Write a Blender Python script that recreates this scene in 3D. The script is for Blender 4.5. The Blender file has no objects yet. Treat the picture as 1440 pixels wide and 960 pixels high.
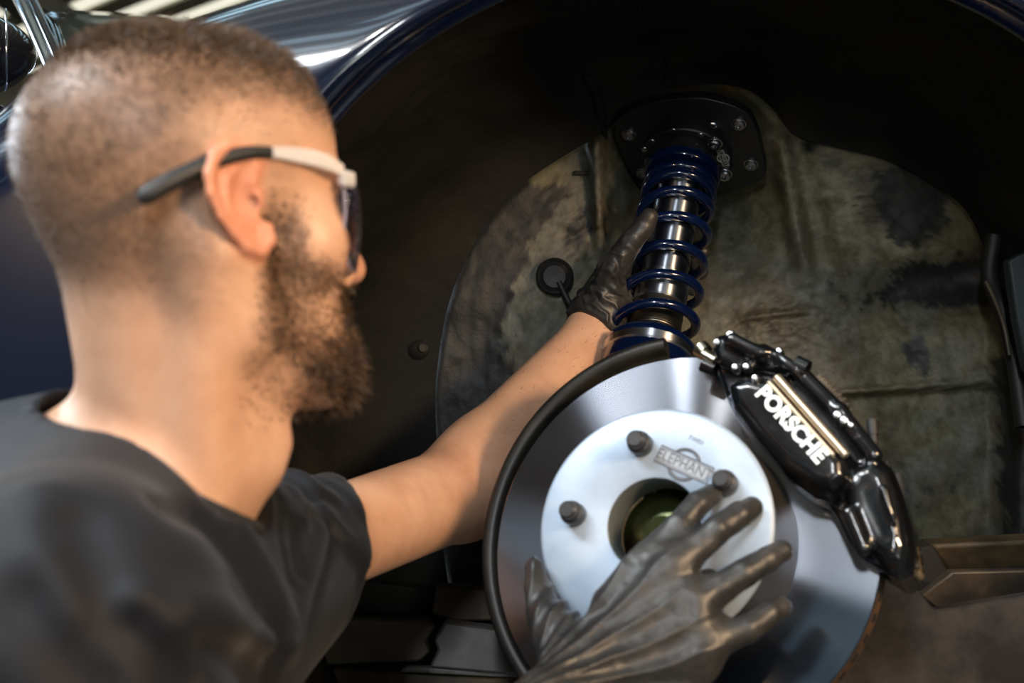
import bpy, math, random
import numpy as np
from mathutils import Vector, Matrix

# ---------------------------------------------------------------- camera, world, lights, exposure
C = bpy.context.scene.collection
SC = bpy.context.scene
Z0 = 1.55                      # camera height over the workshop floor
FPX = 2000.0                   # focal length in pixels of the 1440 px frame

cam_data = bpy.data.cameras.new('camera')
cam = bpy.data.objects.new('camera', cam_data)
C.objects.link(cam)
cam.location = (0, 0, Z0)
cam.rotation_euler = (math.pi / 2, 0, 0)
cam_data.lens = FPX / 1440 * 36
cam_data.sensor_width = 36
cam_data.clip_start = 0.05
cam_data.dof.use_dof = True
cam_data.dof.focus_distance = 1.46
cam_data.dof.aperture_fstop = 5.6
SC.camera = cam

world = bpy.data.worlds.new('daylight')
SC.world = world
world.use_nodes = True
wn = world.node_tree.nodes
wn['Background'].inputs['Color'].default_value = (0.62, 0.80, 1.0, 1)
wn['Background'].inputs['Strength'].default_value = 0.15

def area(name, loc, target, sx, sy, power, color):
    d = bpy.data.lights.new(name, 'AREA')
    d.shape = 'RECTANGLE'; d.size = sx; d.size_y = sy; d.energy = power; d.color = color
    o = bpy.data.objects.new(name, d); C.objects.link(o)
    o.location = loc
    o.rotation_euler = (Vector(target) - Vector(loc)).to_track_quat('-Z', 'Y').to_euler()
    return o

# cool daylight panel high on the left, a window on the left wall, a warm work lamp, added unseen lamps
area('ceiling_panel_light', (-1.7, 0.5, 3.6), (-0.1, 1.0, 1.4), 1.2, 0.8, 92, (0.88, 0.94, 1.0))
area('window_light', (-2.7, 2.5, 2.25), (-0.25, 0.85, 1.62), 1.2, 1.0, 55, (0.74, 0.87, 1.0))
area('work_lamp_light', (0.95, 0.05, 2.0), (-0.2, 0.9, 1.6), 0.25, 0.18, 21, (1.0, 0.69, 0.41))
area('added_streak_fill_light', (-0.12, -0.6, 2.45), (0.12, 1.4, 1.55), 0.07, 0.7, 15, (0.94, 0.97, 1.0))  # unseen lamp added for the bright streak on the damper
for lx, ly, lz, s_, pw, co in ((-1.18, 0, 3.4, .08, 7, (.9, .95, 1)), (-.83, 0, 3.4, .12, 10, (1, .97, .92)), (-2.14, -3, 2.2, .12, 12, (1, .70, .42)), (.7, -2.5, 1.5, .7, 9.5, (.96, 1, .94))):  # unseen lamps added for disc streaks, last one fills the wheel well
    area('added_streak_fill_light', (lx, ly, lz), (.1, 1.1, 1.4), s_, s_, pw, co)

SC.view_settings.view_transform = 'Standard'
SC.view_settings.look = 'None'
SC.view_settings.exposure = 0.3
SC.view_settings.gamma = 1.0
SC.view_settings.use_curve_mapping = False

# ---------------------------------------------------------------- helpers
rng = np.random.default_rng(7)
random.seed(7)
f32 = np.float32

def P(px, py, d):
    """Point seen at photo pixel (px, py) standing d metres in front of the camera."""
    return np.array([(px - 720) / FPX * d, d, Z0 + (480 - py) / FPX * d])

def hit(px, py, p0, n, off=0.0):
    """Point at photo pixel (px, py) on the plane through p0 (+ off*n) with normal n."""
    o = np.array([0, 0, Z0]); v = np.array([(px - 720) / FPX, 1.0, (480 - py) / FPX])
    p0 = np.asarray(p0) + np.asarray(n) * off
    t = np.dot(p0 - o, n) / np.dot(v, n)
    return o + v * t

def nrm(v):
    v = np.asarray(v, float); return v / np.linalg.norm(v)

def frame(z, xhint):
    z = nrm(z); x = np.asarray(xhint, float); x = nrm(x - z * np.dot(x, z)); y = np.cross(z, x)
    return np.array([x, y, z])            # rows are the axes

def M4(axes, loc):
    m = Matrix.Identity(4)
    for i in range(3):
        for j in range(3):
            m[j][i] = axes[i][j]
    m.translation = Vector(loc)
    return m

def tag(o, label=None, cat=None, group=None, kind=None):
    if label: o['label'] = label
    if cat: o['category'] = cat
    if group: o['group'] = group
    if kind: o['kind'] = kind
    return o

def thing(name, label, cat, loc=(0, 0, 0), axes=None):
    o = bpy.data.objects.new(name, None); C.objects.link(o)
    o.empty_display_size = 0.05
    o.matrix_basis = M4(axes if axes is not None else np.eye(3), loc)
    o['local'] = 1 if axes is not None else 0
    return tag(o, label, cat)

def root(o):
    while o.parent: o = o.parent
    return o

def new_obj(name, me, parent=None, mat=None, smooth=True):
    if mat is not None: me.materials.append(mat)
    if smooth: me.polygons.foreach_set('use_smooth', [True] * len(me.polygons))
    o = bpy.data.objects.new(name, me); C.objects.link(o)
    if parent is not None: o.parent = parent
    return o

def mk(name, V, F, mat, parent=None, smooth=True, local=None, sharp=None):
    """One mesh object; V in world space unless the thing has a local frame."""
    V = np.asarray(V, float)
    if parent is not None:
        r = root(parent)
        if not r.get('local', 0): V = V - np.array(r.matrix_basis.translation)
    me = bpy.data.meshes.new(name)
    if isinstance(F, np.ndarray) and F.ndim == 2:
        nf, k = F.shape
        me.vertices.add(len(V)); me.vertices.foreach_set('co', V.astype(f32).ravel())
        me.loops.add(nf * k); me.loops.foreach_set('vertex_index', F.astype(np.int32).ravel())
        me.polygons.add(nf); me.polygons.foreach_set('loop_start', np.arange(0, nf * k, k, dtype=np.int32))
        me.update(calc_edges=True); me.validate()
    else:
        me.from_pydata([tuple(v) for v in V], [], [tuple(f) for f in F]); me.update()
    o = new_obj(name, me, parent, mat, smooth)
    if sharp:
        me.set_sharp_from_angle(angle=math.radians(sharp))
    return o

def color_attr(o, cols, name='tone'):
    a = o.data.color_attributes.new(name, 'FLOAT_COLOR', 'POINT')
    c = np.ones((len(cols), 4), f32); c[:, :cols.shape[1]] = cols
    a.data.foreach_set('color', c.ravel())

class MB:
    """Collects boxes, tubes, lathes and prisms into one mesh."""
    def __init__(s): s.V = []; s.F = []
    def add(s, V, F):
        b = len(s.V); s.V += [tuple(v) for v in V]; s.F += [tuple(i + b for i in f) for f in F]; return s
    def box(s, c, h, axes=np.eye(3)):
        c = np.asarray(c, float); V = []
        for i in (-1, 1):
            for j in (-1, 1):
                for k in (-1, 1):
                    V.append(c + axes[0] * h[0] * i + axes[1] * h[1] * j + axes[2] * h[2] * k)
        return s.add(V, [(0, 1, 3, 2), (4, 6, 7, 5), (0, 4, 5, 1), (2, 3, 7, 6), (0, 2, 6, 4), (1, 5, 7, 3)])
    def tube(s, pts, r, n=12, closed=False, cap=True):
        pts = [np.asarray(p, float) for p in pts]; m = len(pts)
        rr = [r] * m if np.isscalar(r) else list(r)
        tang = [nrm((pts[(i + 1) % m] if closed or i < m - 1 else pts[i]) - (pts[i - 1] if closed or i > 0 else pts[i])) for i in range(m)]
        up = np.array([0, 0, 1.0]) if abs(tang[0][2]) < .9 else np.array([1.0, 0, 0])
        u = nrm(np.cross(tang[0], up)); V = []
        for i in range(m):
            u = nrm(u - tang[i] * np.dot(u, tang[i])); w = np.cross(tang[i], u)
            for k in range(n):
                a = 2 * math.pi * k / n
                V.append(pts[i] + (u * math.cos(a) + w * math.sin(a)) * rr[i])
        F = []
        for i in range(m if closed else m - 1):
            for k in range(n):
                a, b = i * n + k, i * n + (k + 1) % n
                c, d = ((i + 1) % m) * n + (k + 1) % n, ((i + 1) % m) * n + k
                F.append((a, b, c, d))
        if cap and not closed:
            F.append(tuple(range(n))[::-1]); F.append(tuple((m - 1) * n + k for k in range(n)))
        return s.add(V, F)
    def lathe(s, prof, n=48, c=(0, 0, 0), axes=np.eye(3), a0=0.0, a1=None, close=False):
        """prof: (radius, height) pairs turned about axes[2]."""
        full = a1 is None; c = np.asarray(c, float); m = len(prof); V = []
        cnt = n if full else n + 1
        for i in range(cnt):
            a = a0 + (2 * math.pi if full else (a1 - a0)) * i / n
            e = axes[0] * math.cos(a) + axes[1] * math.sin(a)
            for r, h in prof: V.append(c + e * r + axes[2] * h)
        F = []
        for i in range(n):
            i2 = (i + 1) % cnt
            for k in range(m if close else m - 1):
                k2 = (k + 1) % m
                F.append((i * m + k, i2 * m + k, i2 * m + k2, i * m + k2))
        if not full and close:
            F.append(tuple(range(m))); F.append(tuple((cnt - 1) * m + k for k in range(m))[::-1])
        return s.add(V, F)
    def prism(s, front, back):
        n = len(front)
        F = [tuple(range(n)), tuple(range(2 * n - 1, n - 1, -1))]
        for i in range(n):
            j = (i + 1) % n; F.append((j, i, n + i, n + j))
        return s.add(list(front) + list(back), F)
    def build(s, name, mat, parent=None, smooth=True, sharp=40, bevel=0):
        o = mk(name, s.V, s.F, mat, parent, smooth, sharp=None)
        import bmesh
        bm = bmesh.new(); bm.from_mesh(o.data); bmesh.ops.recalc_face_normals(bm, faces=bm.faces); bm.to_mesh(o.data); bm.free()
        if sharp: o.data.set_sharp_from_angle(angle=math.radians(sharp))
        if bevel:
            b = o.modifiers.new('bevel', 'BEVEL'); b.width = bevel; b.segments = 2; b.limit_method = 'ANGLE'
        return o

# ---- value noise (numpy)
def _h(ix, iy, iz, seed):
    n = (ix.astype(np.int64) * 374761393 + iy.astype(np.int64) * 668265263 + iz.astype(np.int64) * 2147483647 + seed * 974634777) & 0xffffffff
    n = ((n ^ (n >> 13)) * 1274126177) & 0xffffffff
    return ((n ^ (n >> 16)) & 0xffff).astype(f32) / 65535.0

def noise(p, scale, seed=0, octaves=1):
    out = 0; amp = 1.0; tot = 0
    for o_ in range(octaves):
        q = p * (scale * 2 ** o_); i = np.floor(q).astype(np.int64); t = (q - i).astype(f32); t = t * t * (3 - 2 * t)
        v = 0
        for a in (0, 1):
            for b in (0, 1):
                for c in (0, 1):
                    w = (t[:, 0] if a else 1 - t[:, 0]) * (t[:, 1] if b else 1 - t[:, 1]) * (t[:, 2] if c else 1 - t[:, 2])
                    v = v + w * _h(i[:, 0] + a, i[:, 1] + b, i[:, 2] + c, seed + o_)
        out = out + amp * v; tot += amp; amp *= 0.5
    return out / tot           # 0..1

def sstep(a, b, x):
    t = np.clip((x - a) / (b - a), 0, 1); return t * t * (3 - 2 * t)

# ---- signed distance shapes
def sph(p, c, r): return np.linalg.norm(p - np.asarray(c, f32), axis=1) - r
def ell(p, c, r, R=None):
    q = p - np.asarray(c, f32)
    if R is not None: q = q @ np.asarray(R, f32).T
    r = np.asarray(r, f32); k0 = np.linalg.norm(q / r, axis=1); k1 = np.linalg.norm(q / (r * r), axis=1)
    return k0 * (k0 - 1) / np.maximum(k1, 1e-6)
def cap(p, a, b, ra, rb=None):
    a = np.asarray(a, f32); b = np.asarray(b, f32); rb = ra if rb is None else rb
    pa = p - a; ba = b - a; h = np.clip(pa @ ba / max(float(ba @ ba), 1e-12), 0, 1)
    return np.linalg.norm(pa - h[:, None] * ba, axis=1) - (ra + (rb - ra) * h)
def chain(p, pts, rad, k=0.006):
    d = None
    for i in range(len(pts) - 1):
        e = cap(p, pts[i], pts[i + 1], rad[i], rad[i + 1]); d = e if d is None else smin(d, e, k)
    return d
def smin(a, b, k):
    h = np.clip(.5 + .5 * (b - a) / k, 0, 1); return b * (1 - h) + a * h - k * h * (1 - h)
def smax(a, b, k): return -smin(-a, -b, k)
def poly2(x, y, pts):
    """signed distance to a 2D polygon"""
    pts = np.asarray(pts, f32); d = np.full(len(x), 1e9, f32); s = np.ones(len(x), f32); n = len(pts)
    for i in range(n):
        a = pts[i]; b = pts[i - 1]; ex, ey = b - a; wx = x - a[0]; wy = y - a[1]
        t = np.clip((wx * ex + wy * ey) / (ex * ex + ey * ey), 0, 1)
        bx = wx - ex * t; by = wy - ey * t; d = np.minimum(d, bx * bx + by * by)
        c1 = y >= a[1]; c2 = y < b[1]; c3 = ex * wy > ey * wx
        s = np.where((c1 & c2 & c3) | (~c1 & ~c2 & ~c3), -s, s)
    return s * np.sqrt(d)
def extr(d2, z, z0, z1, r):
    dz = np.abs(z - (z0 + z1) / 2) - (z1 - z0) / 2
    a = d2 + r; b = dz + r
    return np.minimum(np.maximum(a, b), 0) + np.sqrt(np.maximum(a, 0) ** 2 + np.maximum(b, 0) ** 2) - r

def evalc(f, p, n=200000):
    p = p.astype(f32)
    return np.concatenate([f(p[i:i + n]) for i in range(0, len(p), n)]) if len(p) > n else f(p)

def sdf_mesh(f, lo, hi, vox, B=8, slack=1.5, proj=2):
    """Surface nets over the sparse blocks that hold the surface of f."""
    lo = np.asarray(lo, float); hi = np.asarray(hi, float)
    nb = np.ceil((hi - lo) / (vox * B)).astype(int)
    g = np.stack(np.meshgrid(*[np.arange(k) for k in nb], indexing='ij'), -1).reshape(-1, 3)
    d = evalc(f, lo + (g + .5) * vox * B)
    g = g[np.abs(d) < vox * B * 0.87 * slack]
    l = np.stack(np.meshgrid(*[np.arange(B + 1)] * 3, indexing='ij'), -1).reshape(-1, 3)
    idx = (g[:, None, :] * B + l[None]).reshape(-1, 3)
    v = evalc(f, lo + idx * vox).reshape(len(g), B + 1, B + 1, B + 1)
    N = nb * B + 2
    def key(ijk): return (ijk[..., 0] * N[1] + ijk[..., 1]) * N[2] + ijk[..., 2]
    off = np.array([(a, b, c) for a in (0, 1) for b in (0, 1) for c in (0, 1)])
    ins = v < 0
    cnt = sum(ins[:, a:a + B, b:b + B, c:c + B].astype(np.int8) for a, b, c in off)
    bi, ci, cj, ck = np.nonzero((cnt > 0) & (cnt < 8))
    cv = np.stack([v[bi, ci + a, cj + b, ck + c] for a, b, c in off], 1)
    cell = g[bi] * B + np.stack([ci, cj, ck], 1)
    acc = np.zeros((len(cell), 3)); num = np.zeros(len(cell))
    for i in range(8):
        for j in range(i + 1, 8):
            if np.abs(off[i] - off[j]).sum() != 1: continue
            a = cv[:, i]; b = cv[:, j]; m = (a < 0) != (b < 0)
            t = np.where(m, a / np.where(m, a - b, 1), 0)
            acc += np.where(m[:, None], off[i] + (off[j] - off[i]) * t[:, None], 0); num += m
    V = lo + (cell + acc / num[:, None]) * vox
    ks = key(cell); order = np.argsort(ks); ks = ks[order]; V = V[order]
    Q = []
    for ax in range(3):
        sl0 = v[:, :B, :B, :B]
        s1 = [slice(0, B)] * 3; s1[ax] = slice(1, B + 1)
        sl1 = v[(slice(None),) + tuple(s1)]
        m = (sl0 < 0) != (sl1 < 0)
        bi, i, j, k = np.nonzero(m)
        base = g[bi] * B + np.stack([i, j, k], 1); neg = sl0[bi, i, j, k] < 0
        u, w = [(1, 2), (2, 0), (0, 1)][ax]
        eu = np.eye(3, dtype=int)[u]; ew = np.eye(3, dtype=int)[w]
        quad = np.stack([key(base - eu - ew), key(base - ew), key(base), key(base - eu)], 1)
        quad = np.where(neg[:, None], quad, quad[:, ::-1])
        p = np.searchsorted(ks, quad).clip(0, len(ks) - 1)
        ok = (ks[p] == quad).all(1)
        Q.append(p[ok])
    Q = np.concatenate(Q)
    for _ in range(proj):
        e = vox * .4; G = np.zeros_like(V); d0 = evalc(f, V)
        for a in range(3):
            dv = np.zeros(3); dv[a] = e
            G[:, a] = (evalc(f, V + dv) - evalc(f, V - dv)) / (2 * e)
        st = d0[:, None] * G / np.maximum((G * G).sum(1), .25)[:, None]
        V = V - np.clip(st, -vox * .6, vox * .6)
    return V, Q

def quads_grid(nu, nv, closed=False):
    F = []
    for i in range(nu if closed else nu - 1):
        for j in range(nv - 1):
            i2 = (i + 1) % nu
            F.append((i * nv + j, i2 * nv + j, i2 * nv + j + 1, i * nv + j + 1))
    return np.array(F)

def catmull(pts, n, closed=False):
    pts = np.asarray(pts, float); m = len(pts); out = []
    segs = m if closed else m - 1
    for s in range(segs):
        p0 = pts[(s - 1) % m] if closed or s > 0 else 2 * pts[0] - pts[1]
        p1 = pts[s]; p2 = pts[(s + 1) % m]
        p3 = pts[(s + 2) % m] if closed or s + 2 < m else 2 * pts[-1] - pts[-2]
        for i in range(n):
            t = i / n
            out.append(.5 * ((2 * p1) + (-p0 + p2) * t + (2 * p0 - 5 * p1 + 4 * p2 - p3) * t * t + (-p0 + 3 * p1 - 3 * p2 + p3) * t ** 3))
    if not closed: out.append(pts[-1])
    return np.array(out)

# ---------------------------------------------------------------- materials
def mat(name, color=(.5, .5, .5), rough=.5, metal=0.0, color2=None, nscale=20, ndetail=4, ramp=(.4, .6), bump=0.0, bscale=60,
        bdist=.002, coat=0.0, spec=.5, attr=None, anis=0.0, emit=None, trans=0.0, sss=0.0, rough2=None, sheen=0.0, ior=1.45, coords='Object'):
    m = bpy.data.materials.new(name); m.use_nodes = True
    nt = m.node_tree; N = nt.nodes; L = nt.links; b = N['Principled BSDF']
    I = b.inputs
    I['Base Color'].default_value = (*color, 1); I['Roughness'].default_value = rough; I['Metallic'].default_value = metal
    I['Coat Weight'].default_value = coat; I['Coat Roughness'].default_value = .03; I['Specular IOR Level'].default_value = spec
    I['Transmission Weight'].default_value = trans; I['Subsurface Weight'].default_value = sss; I['IOR'].default_value = ior
    I['Subsurface Radius'].default_value = (1, .35, .2); I['Subsurface Scale'].default_value = .008
    I['Sheen Weight'].default_value = sheen
    tc = N.new('ShaderNodeTexCoord')
    def nz(scale, detail=4, rg=.6):
        n = N.new('ShaderNodeTexNoise'); n.inputs['Scale'].default_value = scale; n.inputs['Detail'].default_value = detail
        n.inputs['Roughness'].default_value = rg
        L.new(tc.outputs[coords], n.inputs['Vector']); return n
    base = None
    if attr:
        a = N.new('ShaderNodeAttribute'); a.attribute_name = attr; base = a.outputs['Color']
    if color2 is not None or rough2 is not None:
        n = nz(nscale, ndetail); r = N.new('ShaderNodeValToRGB')
        r.color_ramp.elements[0].position = ramp[0]; r.color_ramp.elements[1].position = ramp[1]
        L.new(n.outputs['Fac'], r.inputs['Fac'])
        if color2 is not None:
            mx = N.new('ShaderNodeMix'); mx.data_type = 'RGBA'
            mx.inputs['A'].default_value = (*color, 1); mx.inputs['B'].default_value = (*color2, 1)
            L.new(r.outputs['Color'], mx.inputs['Factor'])
            if base is not None:
                mm = N.new('ShaderNodeMix'); mm.data_type = 'RGBA'; mm.blend_type = 'MULTIPLY'; mm.inputs['Factor'].default_value = 1
                L.new(base, mm.inputs['A']); L.new(mx.outputs['Result'], mm.inputs['B']); base = mm.outputs['Result']
            else: base = mx.outputs['Result']
        if rough2 is not None:
            mr = N.new('ShaderNodeMapRange'); mr.inputs['To Min'].default_value = rough; mr.inputs['To Max'].default_value = rough2
            L.new(r.outputs['Color'], mr.inputs['Value']); L.new(mr.outputs['Result'], I['Roughness'])
    if base is not None: L.new(base, I['Base Color'])
    if bump:
        n = nz(bscale, 6, .65); bp = N.new('ShaderNodeBump'); bp.inputs['Strength'].default_value = bump; bp.inputs['Distance'].default_value = bdist
        L.new(n.outputs['Fac'], bp.inputs['Height']); L.new(bp.outputs['Normal'], I['Normal'])
    if anis:
        I['Anisotropic'].default_value = anis; I['Anisotropic Rotation'].default_value = .25     # grooves run round the axis
        t = N.new('ShaderNodeTangent'); t.direction_type = 'RADIAL'; t.axis = 'Z'; L.new(t.outputs['Tangent'], I['Tangent'])
    if emit:
        I['Emission Color'].default_value = (*emit[0], 1); I['Emission Strength'].default_value = emit[1]
    return m
# ---------------------------------------------------------------- the workshop hall
m_floor = mat('floor_concrete', (.11, .11, .105), .6, color2=(.075, .075, .075), nscale=1.5)
m_wall = mat('wall_paint', (.33, .33, .28), .8, color2=(.28, .28, .24), nscale=.8)
m_ceil = mat('roof_sheet', (.62, .60, .48), .6)
m_sky = mat('skylight_sheet', (.80, .80, .76), .5, emit=((.52, .81, 1.0), 1.5))   # daylight through translucent roof sheets
m_sky2 = mat('skylight_sheet_far', (.80, .78, .66), .5, emit=((.96, .93, .76), .75))
m_slat = mat('ceiling_slat_paint', (.30, .29, .20), .6)
m_beam = mat('roof_beam_steel', (.06, .06, .055), .6)

def room_box(name, lo, hi, m, parent=None):
    lo = np.array(lo, float); hi = np.array(hi, float)
    o = MB().box((lo + hi) / 2, (hi - lo) / 2).build(name, m, parent, smooth=False, sharp=0)
    if parent is None: o['kind'] = 'structure'
    return o
room_box('floor', (-7, -5, -.1), (7, 12, 0), m_floor)
room_box('wall_back', (-7, 12, 0), (7, 12.15, 4.2), m_wall)
room_box('wall_right', (7, -5, 0), (7.15, 12, 4.2), m_wall)
room_box('wall_left', (-7.15, -5, 0), (-7, 12, 4.2), m_wall)
CEIL = 3.75
ceiling = room_box('ceiling', (-7, -5, CEIL), (7, 12, CEIL + .05), m_ceil)
# ribs of the sheet, set at an angle to the car
rib_me = None
ang = math.radians(-50); ca, sa = math.cos(ang), math.sin(ang)
for k in range(-40, 60):
    ox, oy = -sa * k * .34, ca * k * .34 + 3.5        # a point on this rib; keep the stretch inside the hall
    lo_t, hi_t = -40.0, 40.0
    for o_c, d_c, mn, mx in ((ox, ca, -6.95, 6.95), (oy, sa, -4.95, 11.95)):
        t0, t1 = sorted(((mn - o_c) / d_c, (mx - o_c) / d_c)); lo_t = max(lo_t, t0); hi_t = min(hi_t, t1)
    if hi_t - lo_t < .5: continue
    if rib_me is None:
        o = MB().box((0, 0, 0), (1, .085, .010)).build('ceiling_slat', m_slat, ceiling, smooth=False, sharp=0); rib_me = o.data
    else:
        o = bpy.data.objects.new('ceiling_slat', rib_me); C.objects.link(o); o.parent = ceiling
    tm = (lo_t + hi_t) / 2
    o.location = (ox + ca * tm, oy + sa * tm, CEIL - .024); o.rotation_euler = (0, 0, ang); o.scale = ((hi_t - lo_t) / 2, 1, 1)
for (x, y) in ((-2.9, 9.2), (3.4, 8.3)):
    MB().box((x, y, CEIL - .16), (.09, 2.6, .10)).build('roof_beam', m_beam, ceiling, smooth=False, sharp=0)
for (x0, x1, y0, y1, mm) in ((-6.5, 6.5, 7.2, 11.6, m_sky2), (-6.0, 1.5, 3.2, 4.3, m_sky), (-5.0, .6, .4, 1.2, m_sky), (-6.0, 5, -3.9, -3.2, m_sky), (-5.8, -4.0, -2.6, -.6, m_sky)):
    MB().box(((x0 + x1) / 2, (y0 + y1) / 2, CEIL - .006), ((x1 - x0) / 2, (y1 - y0) / 2, .006)).build('skylight_panel', mm, ceiling, smooth=False, sharp=0)
# ---------------------------------------------------------------- the car: outer skin and wheel well
m_paint = mat('dark_blue_paint', (.0008, .0025, .011), .18, metal=.0, coat=1.0, spec=.5, color2=(.0012, .004, .018), nscale=900, ndetail=1)
m_black_gloss = mat('black_gloss', (.006, .006, .008), .12, coat=.6)
m_trim = mat('bright_trim', (.55, .60, .66), .15, metal=1.0)
m_glass = mat('window_glass', (.55, .68, .75), .03, trans=1.0, ior=1.25)
m_mirror = mat('mirror_glass', (.8, .85, .9), .02, metal=1.0)
m_liner = mat('liner_black', (.0070, .0070, .0068), .75, spec=.25, color2=(.026, .024, .018), nscale=5, ndetail=8, ramp=(.48, .75), bump=.55, bscale=38, bdist=.006)
m_rubber = mat('black_rubber', (.012, .012, .012), .55, bump=.1, bscale=80)
m_rust = mat('brown_dirty_steel', (.11, .075, .032), .6, color2=(.035, .026, .014), nscale=14, ndetail=6, bump=.3, bscale=60)
m_tray = mat('dusty_plastic', (.085, .064, .036), .55, color2=(.02, .018, .016), nscale=9, ndetail=6, bump=.2, bscale=50)
m_splash = mat('mottled_plate', (.034, .031, .030), .7, spec=.3, color2=(.006, .006, .007), nscale=11, ndetail=5, ramp=(.42, .60), bump=.2, bscale=30)
m_dark = mat('dark_recess', (.006, .006, .006), .8)

car = thing('car', 'glossy dark blue sports car with the wheel off and the front arch open', 'car', (0.17, 1.35, 0))

ARC = P(1025, 658, 1.10); AR = 752 * 1.10 / FPX
crest_px = [(-700, 330), (-300, 262), (-60, 210), (45, 158), (120, 102), (200, 70), (289, 41), (424, 0), (600, -45), (800, -80), (1025, -98), (1300, -78), (1500, -20), (1800, 110)]
crest = np.array([P(a, b, 1.33) for a, b in crest_px])
def crest_z(x): return np.interp(x, crest[:, 0], crest[:, 2])
def skin_y(x, z):
    zc = crest_z(x); u = np.clip((z - (zc - .13)) / .13, 0, 1)
    return 1.10 + .23 * (1 - np.sqrt(np.maximum(1 - u * u * .9995, 0))) + .02 * ((x - .17) / .6) ** 2

# front wing with the arch cut out: rings from the arch lip outward
NT, NR = 150, 40
ths = np.linspace(math.radians(-28), math.radians(208), NT)
rows = []
for th in ths:
    c, s = math.cos(th), math.sin(th)
    rs = np.linspace(AR, AR + 1.2, 400); x = ARC[0] + rs * c; z = ARC[2] + rs * s
    ok = (z < crest_z(x) - 1e-4) & (np.abs(x - ARC[0]) < 1.15) & (z > Z0 - .75)
    rmax = rs[np.argmin(ok) - 1] if not ok.all() else rs[-1]
    rmax = max(rmax, AR + .02)
    t = np.linspace(0, 1, NR); t = np.where(t < .5, t * t * 2 * .6, .3 + (t - .5) * 1.4)
    t = t / t[-1]; r = AR + (rmax - AR) * t
    x = ARC[0] + r * c; z = ARC[2] + r * s
    y = skin_y(x, z) - .030 * np.exp(-((r - AR) / .05)) + .030 * np.exp(-((r - AR) / .006))
    body = np.stack([x, y, z], 1)
    lipc = np.array([[ARC[0] + (AR - .004) * c, 0, ARC[2] + (AR - .004) * s], [ARC[0] + (AR - .002) * c, 0, ARC[2] + (AR - .002) * s]])
    y0 = y[0]
    lip = np.array([[ARC[0] + (AR + .004) * c, y0 + .035, ARC[2] + (AR + .004) * s],
                    [ARC[0] + (AR - .006) * c, y0 + .016, ARC[2] + (AR - .006) * s],
                    [ARC[0] + (AR - .007) * c, y0 + .004, ARC[2] + (AR - .007) * s]])
    # over the crest towards the bonnet
    top = body[-1]; over = []
    if s > .2 or True:
        for q in (.02, .06, .15, .35):
            over.append([top[0], top[1] + q, top[2] - (.002 + q * q * .25 if s > 0 else 0)])
    rows.append(np.concatenate([lip, body, np.array(over)]))
W = np.array(rows); nv = W.shape[1]
o = mk('front_wing', W.reshape(-1, 3), quads_grid(NT, nv)[:, ::-1], m_paint, car)
lip_pts = W[:, 2]

# door, mirror, screen and pillar seen past the head
def px_panel(name, pts, m, thick=.02, parent=car, bevel=.004):
    f = [P(*p) for p in pts]; b = [p + np.array([0, thick, 0]) for p in f]
    return MB().prism(f, b).build(name, m, parent, smooth=False, sharp=30, bevel=bevel)
MC = P(-70, 76, 1.52)
def f_mirror(p):
    d = ell(p, MC, (.090, .060, .049))
    d = smax(d, p[:, 1] - (MC[1] + .022), .010)              # flat glass side faces the back of the car
    return smax(d, -ell(p, MC + np.array([0, .026, 0]), (.076, .012, .038)), .003)
V, Q = sdf_mesh(f_mirror, MC - .13, MC + .13, .003)
mir = mk('door_mirror', V, Q, m_black_gloss, car)
MB().lathe([(0, 0), (1, 0)], 40, MC + np.array([0, .022, 0]), np.array([(.074, 0, 0), (0, 0, .036), (0, 1, 0)])).build('mirror_glass', m_mirror, mir)
MB().tube([MC + np.array([.062 + .012 * math.cos(t) * 1.2, -.0455 + .036 * (1 - math.cos(t)), .046 * math.sin(t)]) for t in np.linspace(-1.2, 1.2, 14)], .0012, 8).build('mirror_seam', m_trim, mir)
MB().tube(catmull([MC + np.array([.02, .01, -.040]), P(-30, 150, 1.46), P(6, 170, 1.38), P(24, 196, 1.28)], 6), .012, 12).build('mirror_arm', m_black_gloss, car)
MB().tube(catmull([P(96, 150, 1.62), P(72, 90, 1.66), P(48, 36, 1.72), P(30, 0, 1.78), P(5, -50, 1.9)], 8), .010, 12).build('windscreen_pillar', m_trim, car)
MB().tube(catmull([P(108, 150, 1.60), P(84, 86, 1.64), P(60, 32, 1.70), P(42, -6, 1.76)], 8), .006, 10).build('pillar_trim', m_black_gloss, car)
sc = []
for i in range(9):
    a = i / 8
    base = P(80 + 260 * a, 135 - 40 * a, 1.62 + .55 * a); topp = P(42 + 190 * a, 10 + 12 * a, 1.85 + .5 * a)
    for j in range(6):
        b = j / 5; sc.append(base * (1 - b) + topp * b + np.array([0, 0, .02 * math.sin(b * 3.14)]))
gl = mk('windscreen', sc, quads_grid(9, 6), m_glass, car); sm = gl.modifiers.new('thick', 'SOLIDIFY'); sm.thickness = .005
MB().tube(catmull([P(60, 30, 1.84), P(86, 25, 1.9), P(130, 40, 2.1), P(180, 40, 2.3)], 6), .008, 8).build('screen_seal', m_trim, car)
MB().tube(catmull([P(-120, 262, 1.13), P(-30, 235, 1.13), P(6, 214, 1.15), P(40, 204, 1.19), P(80, 190, 1.25)], 8), .007, 10).build('waist_highlight', m_trim, car)  # added bright tube stands in for the highlight along the waistline

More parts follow.
